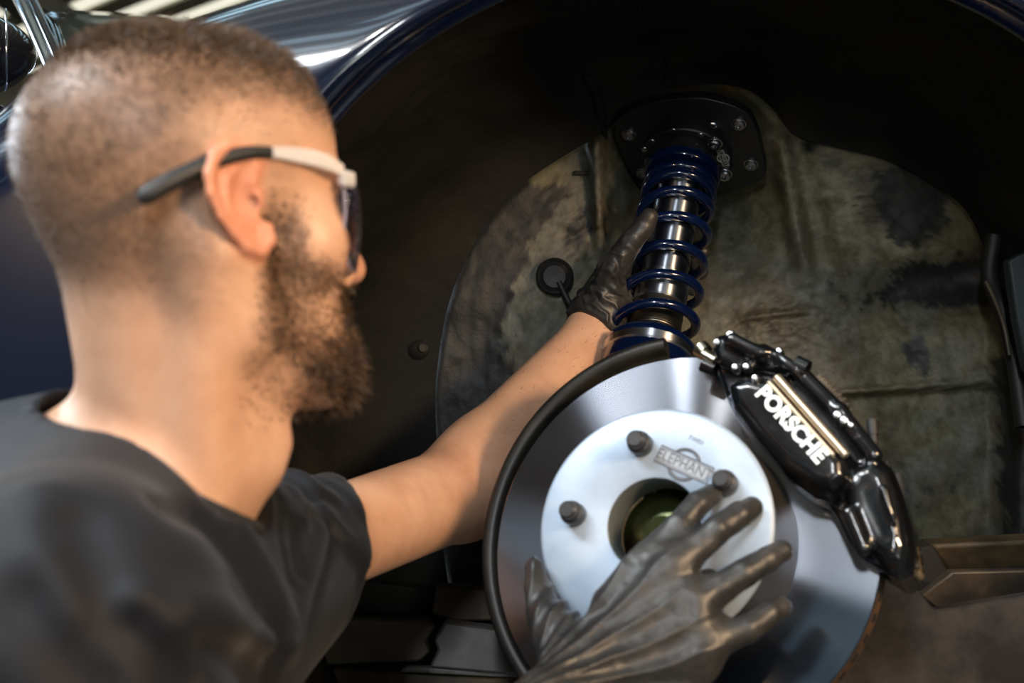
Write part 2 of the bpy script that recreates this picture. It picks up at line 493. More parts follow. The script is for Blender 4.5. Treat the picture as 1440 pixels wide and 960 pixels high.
# ---- wheel well
BC = np.array([1000.0, 600.0])
bpx = np.array([(1000, 118), (940, 128), (880, 160), (850, 186), (800, 215), (740, 255), (690, 305), (655, 365), (630, 430), (617, 500), (612, 560), (615, 640), (620, 740),
       (632, 830), (660, 980), (740, 1120), (1000, 1180), (1300, 1160), (1450, 1060), (1478, 900), (1470, 700), (1450, 560), (1425, 470), (1395, 380), (1368, 312), (1340, 278), (1290, 245),
       (1240, 222), (1180, 208), (1130, 195), (1110, 183), (1085, 150), (1050, 125)], float)
bnd = catmull(bpx, 10, True)
bang = np.arctan2(BC[1] - bnd[:, 1], bnd[:, 0] - BC[0]); o_ = np.argsort(bang); bang = bang[o_]; brad = np.hypot(bnd[:, 0] - BC[0], bnd[:, 1] - BC[1])[o_]
def b_r(a): return np.interp((a + math.pi) % (2 * math.pi) - math.pi, np.r_[bang - 2 * math.pi, bang, bang + 2 * math.pi], np.r_[brad, brad, brad])
NA = 360
angs = np.linspace(0, 2 * math.pi, NA, endpoint=False)
bx = BC[0] + b_r(angs) * np.cos(angs); by = BC[1] - b_r(angs) * np.sin(angs)
YB = 1.56
bw = np.array([P(a, b, YB) for a, b in zip(bx, by)])
lw = []
for a in angs:     # lip ring, same parameter
    th = a; lw.append([ARC[0] + (AR + .012) * math.cos(th), 0, ARC[2] + (AR + .012) * math.sin(th)])
lw = np.array(lw); 
lip_y = np.interp(np.where(angs > math.radians(270), angs - 2 * math.pi, angs), ths, W[:, 0, 1])
lw[:, 1] = lip_y - .012
NLR = 40
LV = np.zeros((NA, NLR, 3))
for j in range(NLR):
    t = j / (NLR - 1)
    fr = math.sqrt(max(0, 1 - t ** 2.2))
    LV[:, j, 0] = bw[:, 0] + (lw[:, 0] - bw[:, 0]) * fr
    LV[:, j, 2] = bw[:, 2] + (lw[:, 2] - bw[:, 2]) * fr
    LV[:, j, 1] = lw[:, 1] + (bw[:, 1] - lw[:, 1]) * t + .05 * math.sin(t * math.pi) * t
flat = LV.reshape(-1, 3)
ctr = np.array([ARC[0], 1.4, ARC[2]]); out = flat - ctr; out /= np.linalg.norm(out, axis=1)[:, None]
tt = np.tile(np.linspace(0, 1, NLR), NA); w_ = np.clip(tt * 8, 0, 1) * np.clip((1 - tt) * 8, 0, 1)
lump = (noise(flat, 14, 3, 3) - .5) * .022 + (noise(flat, 5, 9, 2) - .5) * .03
flat = flat - out * (lump * w_)[:, None] * -1
keep = ((angs < math.radians(236)) | (angs > math.radians(322)))
F = quads_grid(NA, NLR, True)
ai = F[:, 0] // NLR
F = F[keep[ai]]
liner = mk('wheel_arch_liner', flat, F[:, ::-1], m_liner, car)
# moulded knob, folded flap edge and crack, all lying on the liner
l_px = np.stack([720 + flat[:, 0] / flat[:, 1] * FPX, 480 - (flat[:, 2] - Z0) / flat[:, 1] * FPX], 1)
def on_liner(px, py, off=.0):
    k = np.argsort(((l_px - (px, py)) ** 2).sum(1))[:6]; d = flat[k, 1].mean() - off
    return P(px, py, d)
for (px, py, r) in ((592, 490, .010),):
    c = on_liner(px, py, .002); ax = frame((.5, -.8, .2), (1, 0, 0))
    MB().lathe([(0, .004), (r * .45, .004), (r * .5, .001), (r * .75, .003), (r, 0), (r * 1.2, -.008)], 20, c, ax).build('liner_knob', m_rubber, car)
MB().tube(catmull([on_liner(806, 92), on_liner(826, 108), on_liner(840, 138), on_liner(846, 170), on_liner(852, 196)], 6), [.002] * 6 + [.006] * 13 + [.003] * 6, 10).build('liner_fold', m_liner, car)
MB().tube(catmull([on_liner(888, -10), on_liner(905, 22), on_liner(926, 60), on_liner(938, 92), on_liner(936, 112)], 6), .0018, 8).build('liner_crack', m_dark, car)
# inner wing panel with the strut tower
TOP = P(965, 215, 1.55); BOT = P(913, 503, 1.395); UP = nrm(TOP - BOT)
def plate_depth(px, py):
    v = np.stack([(px - 720) / FPX, np.ones_like(px), (480 - py) / FPX], 1)
    return np.dot(TOP - np.array([0, 0, Z0]), UP) / (v @ UP)
def gauss(px, py, cx, cy, sx, sy, rot=0):
    c, s = math.cos(rot), math.sin(rot); dx, dy = px - cx, py - cy
    a = (dx * c + dy * s) / sx; b = (-dx * s + dy * c) / sy; return np.exp(-(a * a + b * b))
def in_depth(px, py):
    d = np.full(len(px), YB)
    pp = np.stack([px, py, np.zeros_like(px)], 1)
    # strut tower: pocket above and around the mount
    m = sstep(1.20, .85, np.hypot((px - 972) / 104, (py - 206) / 78))
    d = d * (1 - m) + (np.maximum(plate_depth(px, py), 1.50) + .022) * m
    d += .085 * gauss(px, py, 985, 300, 110, 90) * (1 - m)
    d -= .030 * sstep(16, 0, np.abs(px - (838 + (py - 200) * .05))) * sstep(380, 300, py) * sstep(170, 210, py)      # left tower rib
    d -= .028 * sstep(22, 0, np.abs(px - (1095 + (py - 180) * .18))) * sstep(420, 320, py) * sstep(170, 200, py)
    d += .016 * sstep(-14, 14, px - (1133 + (py - 200) * .27)) * sstep(420, 330, py)
    d -= .016 * sstep(9, 0, np.abs(py - (552 - (px - 1180) * .075))) * sstep(1165, 1200, px)                       # pressed seam
    d += .012 * sstep(-10, 10, py - (552 - (px - 1180) * .075)) * sstep(1165, 1200, px)
    d -= .010 * sstep(8, 0, np.abs(py - (448 - (px - 1040) * .12))) * sstep(1030, 1060, px) * sstep(1160, 1120, px)
    d += .05 * gauss(px, py, 1330, 400, 120, 45, -.15)
    d -= .05 * sstep(1385, 1440, px) * sstep(380, 440, py)
    d += .020 * (noise(pp, .012, 5, 3) - .5)
    zone = np.maximum(gauss(px, py, 805, 320, 45, 70), gauss(px, py, 1100, 450, 80, 40))
    d += .010 * zone * (noise(pp * np.array([1, 2.0, 1]), .11, 11, 2) - .5)
    d += .0030 * (noise(pp, .10, 21, 2) - .5)
    return d
NRG = 120
PV = []; PX = []
for j in range(NRG + 1):
    t = j / NRG; rr = b_r(angs) * (1 - t * .985) * 1.03
    px = BC[0] + rr * np.cos(angs); py = BC[1] - rr * np.sin(angs)
    PX.append(np.stack([px, py], 1))
PX = np.array(PX).transpose(1, 0, 2).reshape(-1, 2)
dd = in_depth(PX[:, 0], PX[:, 1])
edge = np.tile(sstep(0, .05, np.linspace(0, 1, NRG + 1)), NA)
dd = (YB + .012) * (1 - edge) + dd * edge
PV = np.stack([(PX[:, 0] - 720) / FPX * dd, dd, Z0 + (480 - PX[:, 1]) / FPX * dd], 1)
F = quads_grid(NA, NRG + 1, True)
last = [tuple(i * (NRG + 1) + NRG for i in range(NA))]
# panel colour: olive primer, grey dust, black underseal patches; blackened sides and bottom
px, py = PX[:, 0], PX[:, 1]
pp = np.stack([px, py, np.zeros_like(px)], 1)
n1 = noise(pp, .035, 2, 5); n2 = noise(pp, .012, 8, 4); n3 = noise(pp, .25, 31, 2)
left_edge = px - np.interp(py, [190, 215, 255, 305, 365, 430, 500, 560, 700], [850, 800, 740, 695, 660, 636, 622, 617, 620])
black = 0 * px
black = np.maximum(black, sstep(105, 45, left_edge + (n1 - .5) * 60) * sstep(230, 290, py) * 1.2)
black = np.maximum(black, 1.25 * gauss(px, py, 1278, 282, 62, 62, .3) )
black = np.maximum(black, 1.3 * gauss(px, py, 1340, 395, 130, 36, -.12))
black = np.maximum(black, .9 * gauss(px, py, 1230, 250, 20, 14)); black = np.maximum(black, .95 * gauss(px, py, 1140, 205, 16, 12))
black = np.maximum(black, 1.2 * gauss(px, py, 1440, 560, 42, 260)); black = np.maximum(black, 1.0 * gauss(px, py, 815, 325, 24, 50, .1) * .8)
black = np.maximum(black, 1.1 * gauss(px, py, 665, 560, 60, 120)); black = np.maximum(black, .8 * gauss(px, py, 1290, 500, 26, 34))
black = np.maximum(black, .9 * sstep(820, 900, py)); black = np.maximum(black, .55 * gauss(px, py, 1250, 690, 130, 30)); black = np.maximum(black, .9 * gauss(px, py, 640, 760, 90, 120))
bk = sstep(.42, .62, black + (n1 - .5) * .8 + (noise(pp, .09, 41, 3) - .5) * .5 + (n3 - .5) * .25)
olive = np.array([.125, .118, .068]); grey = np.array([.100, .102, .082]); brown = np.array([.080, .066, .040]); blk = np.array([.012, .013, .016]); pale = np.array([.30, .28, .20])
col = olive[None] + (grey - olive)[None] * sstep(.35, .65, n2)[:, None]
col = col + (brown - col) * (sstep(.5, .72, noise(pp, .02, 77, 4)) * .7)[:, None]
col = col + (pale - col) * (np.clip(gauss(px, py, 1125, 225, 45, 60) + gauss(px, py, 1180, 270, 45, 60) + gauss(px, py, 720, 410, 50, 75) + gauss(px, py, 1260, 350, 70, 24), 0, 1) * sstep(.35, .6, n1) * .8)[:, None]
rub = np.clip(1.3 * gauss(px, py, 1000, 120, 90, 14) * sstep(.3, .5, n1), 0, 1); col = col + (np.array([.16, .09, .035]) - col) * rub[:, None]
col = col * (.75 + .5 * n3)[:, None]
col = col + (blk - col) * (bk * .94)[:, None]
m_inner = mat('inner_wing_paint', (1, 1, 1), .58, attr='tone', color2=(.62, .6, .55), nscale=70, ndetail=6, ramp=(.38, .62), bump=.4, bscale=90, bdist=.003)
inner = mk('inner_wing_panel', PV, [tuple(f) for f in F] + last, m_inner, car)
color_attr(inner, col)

# rubber plug with its cable, pressed seam strip, small slot
def on_inner(px, py, off=0.0):
    d = in_depth(np.array([px], float), np.array([py], float))[0]; return P(px, py, d - off)
ax = frame((-.05, -1, .0), (1, 0, 0))
pl = MB().lathe([(0, .009), (.012, .010), (.016, .007), (.0185, .009), (.0205, .006), (.021, -.01)], 36, on_inner(780, 389, .004), ax).build('rubber_plug', m_rubber, car)
MB().tube(catmull([on_inner(786, 396, .012), on_inner(800, 425, .016), on_inner(818, 452, .03), on_inner(850, 500, .03)], 6), .0035, 10).build('plug_cable', m_rubber, car)
MB().box(on_inner(818, 243, .003), (.008, .004, .0022)).build('panel_slot', m_dark, car, smooth=False)
def slab(name, pts, d, m, thick=.012, tilt=0.0, bevel=.0025):
    f = [P(a, b, d + tilt * (b - pts[0][1]) / 100.0) for a, b in pts]; bk_ = [p + np.array([0, thick, 0]) for p in f]
    return MB().prism(f, bk_).build(name, m, car, smooth=False, sharp=30, bevel=bevel)
# floor of the well: subframe, guards and cracked trays
slab('subframe_beam', [(1308, 766), (1500, 756), (1500, 800), (1330, 806)], 1.44, m_rust, .05, .05, .006)
slab('beam_bracket', [(1288, 770), (1312, 766), (1336, 806), (1300, 836), (1284, 812)], 1.43, m_dark, .03)
slab('guard_plate', [(1296, 838), (1340, 804), (1500, 800), (1500, 826), (1392, 846), (1318, 857)], 1.38, m_tray, .02, .03)
slab('splash_plate', [(1150, 800), (1240, 780), (1300, 838), (1316, 858), (1500, 828), (1500, 1100), (1060, 1100), (1120, 930)], 1.33, m_splash, .02, -.01, .004)
slab('left_tray', [(380, 842), (470, 868), (600, 872), (612, 882), (600, 902), (606, 916), (590, 930), (380, 938)], 1.42, m_tray, .02, -.03)
slab('cracked_tray', [(626, 874), (704, 884), (760, 900), (760, 952), (604, 938), (616, 914), (610, 900)], 1.40, mat('grey_plastic', (.10, .092, .085), .5, color2=(.05, .045, .04), nscale=20, bump=.2), .02, -.03)
slab('tray_edge', [(572, 936), (740, 944), (760, 955), (560, 945)], 1.385, mat('scuffed_edge', (.17, .165, .16), .5, color2=(.06, .055, .05), nscale=25), .01, 0)
slab('lower_rail', [(380, 936), (560, 944), (690, 946), (760, 954), (760, 1000), (380, 1000)], 1.40, m_rust, .03, -.04)
slab('well_sill', [(380, 800), (760, 850), (760, 900), (640, 880), (600, 872), (470, 862), (380, 850)], 1.50, m_liner, .03)
slab('added_dark_backing', [(380, 870), (800, 880), (800, 1010), (380, 1010)], 1.48, m_dark, .01)  # dark sheet added to block light showing through the tray gap
slab('rear_gusset', [(612, 822), (700, 828), (720, 872), (640, 874), (606, 862)], 1.455, m_rust, .02, -.02)
# pinch-weld and hose on the right edge of the well
MB().tube(catmull([P(1398, 330, 1.5), P(1392, 390, 1.5), P(1412, 440, 1.5), P(1426, 500, 1.48), P(1440, 600, 1.46)], 8), .009, 10).build('right_seam', m_rubber, car)
MB().tube(catmull([P(1386, 395, 1.47), P(1398, 420, 1.47), P(1412, 458, 1.47), P(1420, 500, 1.46)], 6), .0022, 8).build('brake_pipe', m_tray, car)
slab('side_bracket', [(1418, 366), (1470, 340), (1480, 560), (1444, 520), (1430, 450)], 1.42, mat('blue_grey_bracket', (.018, .028, .032), .5), .02)
# ---------------------------------------------------------------- coilover strut (local frame: z runs up the strut)
m_blue = mat('blue_powder_coat', (.0015, .0065, .034), .18, coat=.8)
m_anod = mat('black_anodised', (.012, .013, .015), .38, metal=.0, spec=.6)
m_chrome = mat('polished_damper', (.55, .60, .68), .34, metal=1.0, anis=1.0)
m_steel = mat('zinc_bolt', (.42, .43, .45), .28, metal=1.0)
m_thread = mat('threaded_sleeve', (.16, .15, .13), .35, metal=1.0)
m_alu = mat('bare_aluminium', (.62, .65, .70), .36, metal=1.0, anis=1.0)
m_mark = mat('etched_mark', (.42, .42, .40), .5)

SA = frame(UP, (1, 0, 0))
SL = float(np.linalg.norm(TOP - BOT))
strut = thing('coilover_strut', 'blue coil spring strut bolted under a black top mount in the wheel arch', 'suspension strut', BOT, SA)
def s_loc(px, py, off=0.0):
    w = hit(px, py, TOP, -UP, off); return SA @ (w - BOT)
R_SP = .0405
# spring: tight coils at the top, open coils below
def spring_pts():
    pts = []; turns = [(0, .018), (1.0, .053), (2, .092), (3, .131), (4, .170), (5, .203), (5.6, .214), (6.6, .226), (7.2, .234)]
    ta = [a for a, b in turns]; tb = [b for a, b in turns]
    n = 30
    for i in range(int(7.2 * n) + 1):
        t = i / n; z = np.interp(t, ta, tb); r = R_SP - .0065 * t / 7.2; a = t * 2 * math.pi + 1.1
        pts.append((r * math.cos(a), r * math.sin(a), z))
    return pts
MB().tube(spring_pts(), .0052, 14).build('coil_spring', m_blue, strut)
MB().lathe([(0, -.02), (.0255, -.02), (.0255, .082), (.0235, .084)], 48).build('threaded_body', m_thread, strut)
th = MB()
th.tube([(.0257 * math.cos(a), .0257 * math.sin(a), .02 + .0022 * a / (2 * math.pi)) for a in np.linspace(0, 2 * math.pi * 16, 16 * 28)], .0008, 6).build('thread', m_thread, strut)
MB().lathe([(.0255, .062), (.0272, .063), (.0272, .094), (.0255, .096)], 48).build('steel_sleeve', m_alu, strut)
MB().lathe([(.0235, .08), (.0235, .245), (0, .245)], 48).build('damper_tube', m_chrome, strut)
for z in (.118, .158, .198):
    MB().lathe([(.0235, z), (.0245, z + .001), (.0245, z + .003), (.0235, z + .004)], 48).build('damper_ring', m_black_gloss, strut)
perch = MB().lathe([(.026, .012), (.044, .012), (.0465, .009), (.0465, .004), (.0455, .003)], 64).build('spring_perch', m_blue, strut)
MB().lathe([(.0455, .003), (.0474, .002), (.0474, -.006), (.0455, -.007)], 64).build('lock_ring', m_alu, perch)
MB().lathe([(.0455, -.007), (.0468, -.009), (.0460, -.022), (.040, -.026), (.026, -.026)], 64).build('lower_collar', m_blue, strut)
MB().lathe([(0, -.02), (.030, -.02), (.030, -.10), (0, -.10)], 36).build('strut_housing', m_black_gloss, strut)
# upper perch, bearing ring and plate
zt = SL
MB().lathe([(0, .238), (.039, .238), (.041, .241), (.041, .247), (.036, .250), (.030, .2515), (0, .2515)], 64).build('upper_perch', m_blue, strut)
MB().lathe([(.030, .249), (.0335, .2495), (.0335, zt - .008), (.030, zt - .008)], 64).build('bearing_cup', m_anod, strut)
plate_px = [(863, 188), (866, 172), (876, 162), (893, 152), (927, 142), (955, 139), (985, 138), (1010, 143), (1035, 151), (1052, 161), (1061, 175), (1068, 195), (1073, 216), (1077, 240), (1072, 252), (1055, 261), (1028, 271),
            (1000, 278), (960, 283), (925, 279), (903, 268), (890, 249), (879, 227), (869, 205)]
pc = catmull([s_loc(a, b) for a, b in plate_px], 3, True)
front = [(x, y, zt) for x, y, z in pc]; back = [(x, y, zt + .011) for x, y, z in pc]
MB().prism(front, back).build('top_plate', m_anod, strut, smooth=False, sharp=30, bevel=.0012)
rc = s_loc(966, 219)
rx = abs(s_loc(1030, 219)[0] - s_loc(902, 219)[0]) / 2
ring = MB().lathe([(rx * .60, -.002), (rx * .62, -.008), (rx * .97, -.008), (rx, -.0065), (rx, .001)], 72, (rc[0], rc[1], zt)).build('camber_ring', m_anod, strut)
def capscrew(px, py, r, h, off, parent, z_=None):
    c = s_loc(px, py, off); c = np.array([c[0], c[1], zt - off])
    ax3 = np.array([(1, 0, 0), (0, -1, 0), (0, 0, -1)], float)
    o = MB().lathe([(r * 1.15, -.001), (r * 1.15, .0008), (r, .001), (r, h * .75), (r * .8, h), (r * .48, h), (r * .42, h * .45), (0, h * .45)], 24, c, ax3).build('cap_screw', m_steel, parent)
    return o
for (a, b) in ((885, 189), (1039, 174), (1056, 231), (904, 243)): capscrew(a, b, .0070, .0045, 0, strut)
for (a, b) in ((1005, 201), (1019, 244), (917, 228)): capscrew(a, b, .0074, .006, .008, ring)
for (a, b, r) in ((947, 184, .003), (985, 190, .0028), (917, 199, .003), (906, 210, .003)):
    c = s_loc(a, b, .008)
    h = MB().lathe([(r * 1.25, 0), (r, -.0008), (0, -.0004)], 18, (c[0], c[1], zt - .0082)).build('threaded_hole', m_steel, ring)
c = s_loc(1003, 176, 0)
MB().lathe([(.0062, 0), (.0048, -.0012), (0, -.001)], 20, (c[0], c[1], zt - .0003), np.array([(.8, .3, 0), (-.3, .6, 0), (0, 0, 1)])).build('slot', m_steel, strut)

def text(name, body, size, loc, axes, m, parent, extrude=.0002, sx=1.0, space=1.0, shear=0.0, off=0.0):
    cu = bpy.data.curves.new(name, 'FONT'); cu.body = body; cu.size = size; cu.extrude = extrude; cu.align_x = 'CENTER'; cu.align_y = 'CENTER'
    cu.space_character = space; cu.shear = shear; cu.offset = off
    cu.materials.append(m)
    t_ = bpy.data.objects.new(name, cu); C.objects.link(t_); bpy.context.view_layer.update()
    me = bpy.data.meshes.new_from_object(t_.evaluated_get(bpy.context.evaluated_depsgraph_get()))
    bpy.data.objects.remove(t_)
    o = bpy.data.objects.new(name, me); C.objects.link(o); o.parent = parent
    mm = M4(axes, loc); o.matrix_basis = mm @ Matrix.Diagonal((sx, 1, 1, 1))
    return o
def badge(loc, axes, L, m, parent, word='ELEPHANT', fill_m=None):
    """rectangle with the name, a circle behind it"""
    ex, ey, ez = axes; h = L * .145; mb = MB()
    fill = [loc - ez * .00005 + ex * sx * L / 2 + ey * sy * h for sx, sy in ((-1, -1), (1, -1), (1, 1), (-1, 1))]
    if fill_m: MB().prism(fill, [q - ez * .0002 for q in fill]).build('badge_plate', fill_m, parent, smooth=False)
    fr = [loc + ex * sx * L / 2 + ey * sy * h for sx, sy in ((-1, -1), (1, -1), (1, 1), (-1, 1))]
    w = L * .014
    mb.tube(fr, w, 6, closed=True)
    fr2 = [loc + ex * sx * (L / 2 - w * 2.6) + ey * sy * (h - w * 2.6) for sx, sy in ((-1, -1), (1, -1), (1, 1), (-1, 1))]
    mb.tube(fr2, w * .5, 6, closed=True)
    for R, ww in ((L * .27, w * 1.5), (L * .235, w * .6)):
        for sgn in (1, -1):
            a0 = math.asin(h / R); pts = [loc + (ex * math.cos(a) + ey * math.sin(a) * sgn) * R for a in np.linspace(a0, math.pi - a0, 24)]
            mb.tube(pts, ww, 6)
    o = mb.build('badge_outline', m, parent)
    text('badge_lettering', word, h * 1.75, loc + ez * .0001, axes, m, parent, .0001, .86, 1.0)
    return o
c = s_loc(1017, 222, .008); a = s_loc(1012.5, 211, .008); b = s_loc(1021.5, 233, .008)
ex = nrm(b - a); ez = np.array([0, 0, -1.0]); ey = np.cross(ez, ex)
badge(np.array([c[0], c[1], zt - .0084]), np.array([ex, ey, ez]), float(np.linalg.norm(b - a)), m_mark, strut)

# ---------------------------------------------------------------- brake disc (local frame: z is the axle, towards the viewer)
NV = nrm((-.0275, -.065, .0238))
DC = P(956, 766, 1.14)                 # centre of the swept face
DA = frame(NV, (1, 0, 0))
HATH = .0745
m_swept = mat('swept_iron', (.23, .245, .28), .17, metal=1.0, anis=1.0)
m_hat = mat('zinc_plated_hat', (.33, .40, .49), .45, color2=(.28, .35, .44), nscale=24, ndetail=5, metal=.25)
m_hatwall = mat('hat_side_dark', (.035, .031, .024), .45, metal=.4)
m_edge = mat('rusty_disc_edge', (.10, .055, .028), .6, color2=(.05, .03, .018), nscale=40)
m_stud = mat('black_oxide', (.022, .022, .024), .35, spec=.6)
m_bore = mat('bore_steel', (.30, .33, .34), .35, metal=.7)
disc = thing('brake_disc', 'bright brake disc with pale centre hat the gloved hand is holding', 'brake disc', DC, DA)
def d_loc(px, py, h=0.0):
    w = hit(px, py, DC, NV, h); return DA @ (w - DC)
hc = d_loc(919, 738, HATH)             # hat centre drifts a little with the measured tilt
RD = .1588; RH = .0912
rot = MB().lathe([(RH - .004, 0), (RD - .001, 0), (RD, -.001)], 160).build('swept_face', m_swept, disc)
MB().lathe([(RD, -.001), (RD, -.026), (RD - .001, -.027), (RH - .004, -.027)], 160).build('disc_rim', m_edge, disc)
vn = None
for k in range(60):
    a = 2 * math.pi * k / 60
    if vn is None:
        v = MB().box((RD - .0005, 0, -.0135), (.0012, .0032, .0045)).build('cooling_vane_slot', m_dark, disc, smooth=False, sharp=0); vn = v.data
    else:
        v = bpy.data.objects.new('cooling_vane_slot', vn); C.objects.link(v); v.parent = disc
    v.rotation_euler = (0, 0, a)
hatc = (hc[0], hc[1], 0)
RB = .0360
wall = MB(); n = 96; prof = [(RH + .003, 0), (RH + .002, HATH - .004)]
for i in range(n):
    a = 2 * math.pi * i / n; e = np.array([math.cos(a), math.sin(a), 0])
    wall.V += [tuple(e * (RH + .004)), tuple(e * (RH + .002) + np.array([hc[0] * .5, hc[1] * .5, HATH * .5])), tuple(e * (RH + .0006) + np.array([hc[0], hc[1], HATH - .0025]))]
for i in range(n):
    j = (i + 1) % n
    for k in range(2): wall.F.append((i * 3 + k, j * 3 + k, j * 3 + k + 1, i * 3 + k + 1))
wall.build('hat_wall', m_hatwall, disc)
MB().lathe([(RH + .0006, HATH - .0025), (RH - .001, HATH - .0005), (RH - .002, HATH), (RB + .002, HATH), (RB + .0008, HATH - .0008)], 128, hatc).build('hat_face', m_hat, disc)
MB().lathe([(RB + .0008, HATH - .0008), (RB, HATH - .003), (RB, HATH - .02), (RB, HATH - .034)], 96, hatc).build('hub_bore', m_bore, disc)
for (a, b, r) in ((890, 645, .002), (800, 640, .0015)):
    pass
cl = d_loc(962, 653, HATH); t0 = d_loc(926, 637, HATH); t1 = d_loc(998, 669, HATH)
ex = nrm(t1 - t0); ez = np.array([0, 0, 1.0]); ey = np.cross(ez, ex)
m_etch = mat('laser_etch', (.09, .095, .11), .5)
badge(cl + ez * .0002, np.array([ex, ey, ez]), float(np.linalg.norm(t1 - t0)) * 1.02, m_etch, disc, fill_m=mat('etched_ground', (.27, .30, .34), .5))
text('part_code', 'TW01', .0052, d_loc(979, 619, HATH) + ez * .0002, np.array([ex, ey, ez]), m_etch, disc, .0001)

# hub behind the disc, with five studs coming through the hat
hub = thing('wheel_hub', 'dark wheel hub and studs showing through the disc centre', 'wheel hub', DC, DA)
MB().lathe([(0, HATH - .022), (.012, HATH - .022), (.013, HATH - .028), (.024, HATH - .03), (.030, HATH - .036), (.0365, HATH - .040), (.036, .0)], 64, hatc).build('grease_cap', mat('green_reflection_cap', (.035, .045, .012), .25, metal=.6, color2=(.02, .012, .006), nscale=30), hub)  # green reflection in the bore put into the cap colour
MB().lathe([(0, -.03), (.055, -.03), (.055, -.16), (0, -.16)], 40).build('wheel_carrier', m_black_gloss, hub)
up_l = DA @ (BOT - UP * .06 - DC)
MB().tube([np.array([0, 0, -.09]), np.array([0, 0, -.09]) * .5 + up_l * .5, up_l], .030, 20).build('upright', m_black_gloss, hub)
b1 = d_loc(903, 625, HATH)
ang0 = math.atan2(b1[1] - hc[1], b1[0] - hc[0]); rst = .0635
for k in range(5):
    a = ang0 + 2 * math.pi * k / 5
    c = np.array([hc[0] + rst * math.cos(a), hc[1] + rst * math.sin(a), HATH])
    r = .0088
    st = MB().lathe([(0, .021), (r * .62, .021), (r * .78, .0195), (r * .80, .012), (r * 1.02, .011), (r * 1.06, .009), (r * 1.06, .0015), (r * .95, -.001), (r * .95, -.006)], 24, c).build('wheel_stud', m_stud, hub)
    MB().lathe([(0, .0195), (r * .34, .0195), (r * .4, .0212)], 16, c).build('stud_tip', m_steel, st)

# ---------------------------------------------------------------- dust shield with rolled rim, cut away at the caliper
SO = -.030
spts = [(905, 480), (830, 509), (770, 558), (715, 640), (685, 720), (673, 790), (680, 850), (700, 905), (728, 950)]
q = np.array([d_loc(a, b, SO + .014)[:2] for a, b in spts])
A_ = np.c_[2 * q, np.ones(len(q))]; sol = np.linalg.lstsq(A_, (q ** 2).sum(1), rcond=None)[0]
sc_, sr = sol[:2], math.sqrt(sol[2] + sol[0] ** 2 + sol[1] ** 2)
shield = thing('dust_shield', 'matt black dust shield curving round the upper left of the brake disc', 'dust shield', DC, DA)
e_ = d_loc(940, 494, SO)[:2] - sc_; a_start = math.atan2(e_[1], e_[0])
m_shield = mat('shield_black', (.010, .010, .0095), .42, color2=(.020, .019, .015), nscale=16, bump=.08, bscale=120)
ro = sr
MB().lathe([(ro - .030, SO + .002), (ro - .016, SO + .002), (ro - .0135, SO + .006), (ro - .0125, SO + .012), (ro - .009, SO + .0148), (ro - .004, SO + .0148), (ro - .0005, SO + .012), (ro, SO + .006), (ro - .001, SO - .004), (ro - .030, SO - .002)], 140, (sc_[0], sc_[1], 0), np.eye(3), a_start, a_start + math.radians(215), close=True).build('rolled_rim', m_shield, shield, sharp=60)
MB().lathe([(.06, SO - .001), (ro - .028, SO - .001), (ro - .028, SO - .003), (.06, SO - .003)], 100, (sc_[0], sc_[1], 0), np.eye(3), a_start, a_start + math.radians(215), close=True).build('shield_plate', m_shield, shield)

# ---------------------------------------------------------------- brake caliper over the right edge of the disc
m_cal = mat('black_caliper', (.004, .0045, .0055), .16, coat=.7, rough2=.26, nscale=30, bump=.04, bscale=60)
caliper = thing('brake_caliper', 'glossy black brake caliper with white lettering over the disc edge', 'brake caliper', DC, DA)
CH = .046
def cpoly(pts, h): return [d_loc(a, b, h)[:2] for a, b in pts]
base = cpoly([(1004, 500), (1006, 522), (1016, 552), (1036, 588), (1066, 626), (1100, 664), (1136, 692), (1160, 704), (1172, 722), (1188, 756), (1206, 780), (1240, 800), (1262, 812), (1280, 800), (1282, 768), (1274, 722),
              (1262, 682), (1250, 652), (1236, 640), (1218, 612), (1190, 582), (1152, 545), (1134, 518), (1104, 496), (1060, 479), (1032, 467), (1006, 470), (996, 484)], .030)
bodyp = cpoly([(1022, 540), (1048, 526), (1080, 532), (1118, 562), (1160, 606), (1190, 646), (1192, 672), (1172, 690), (1140, 682), (1100, 656), (1060, 612), (1030, 572)], CH)
wallp = cpoly([(1016, 550), (1040, 548), (1080, 590), (1130, 640), (1172, 676), (1166, 700), (1140, 694), (1100, 662), (1060, 618), (1030, 580)], CH)
lobe = cpoly([(1196, 650), (1222, 640), (1246, 654), (1258, 684), (1270, 724), (1276, 764), (1270, 796), (1240, 786), (1212, 758), (1192, 716), (1184, 680)], CH)
upl = cpoly([(1003, 492), (1010, 472), (1032, 468), (1060, 481), (1098, 496), (1120, 512), (1110, 530), (1070, 522), (1030, 522), (1010, 512)], .03)
def L3(px, py, h): return d_loc(px, py, h)
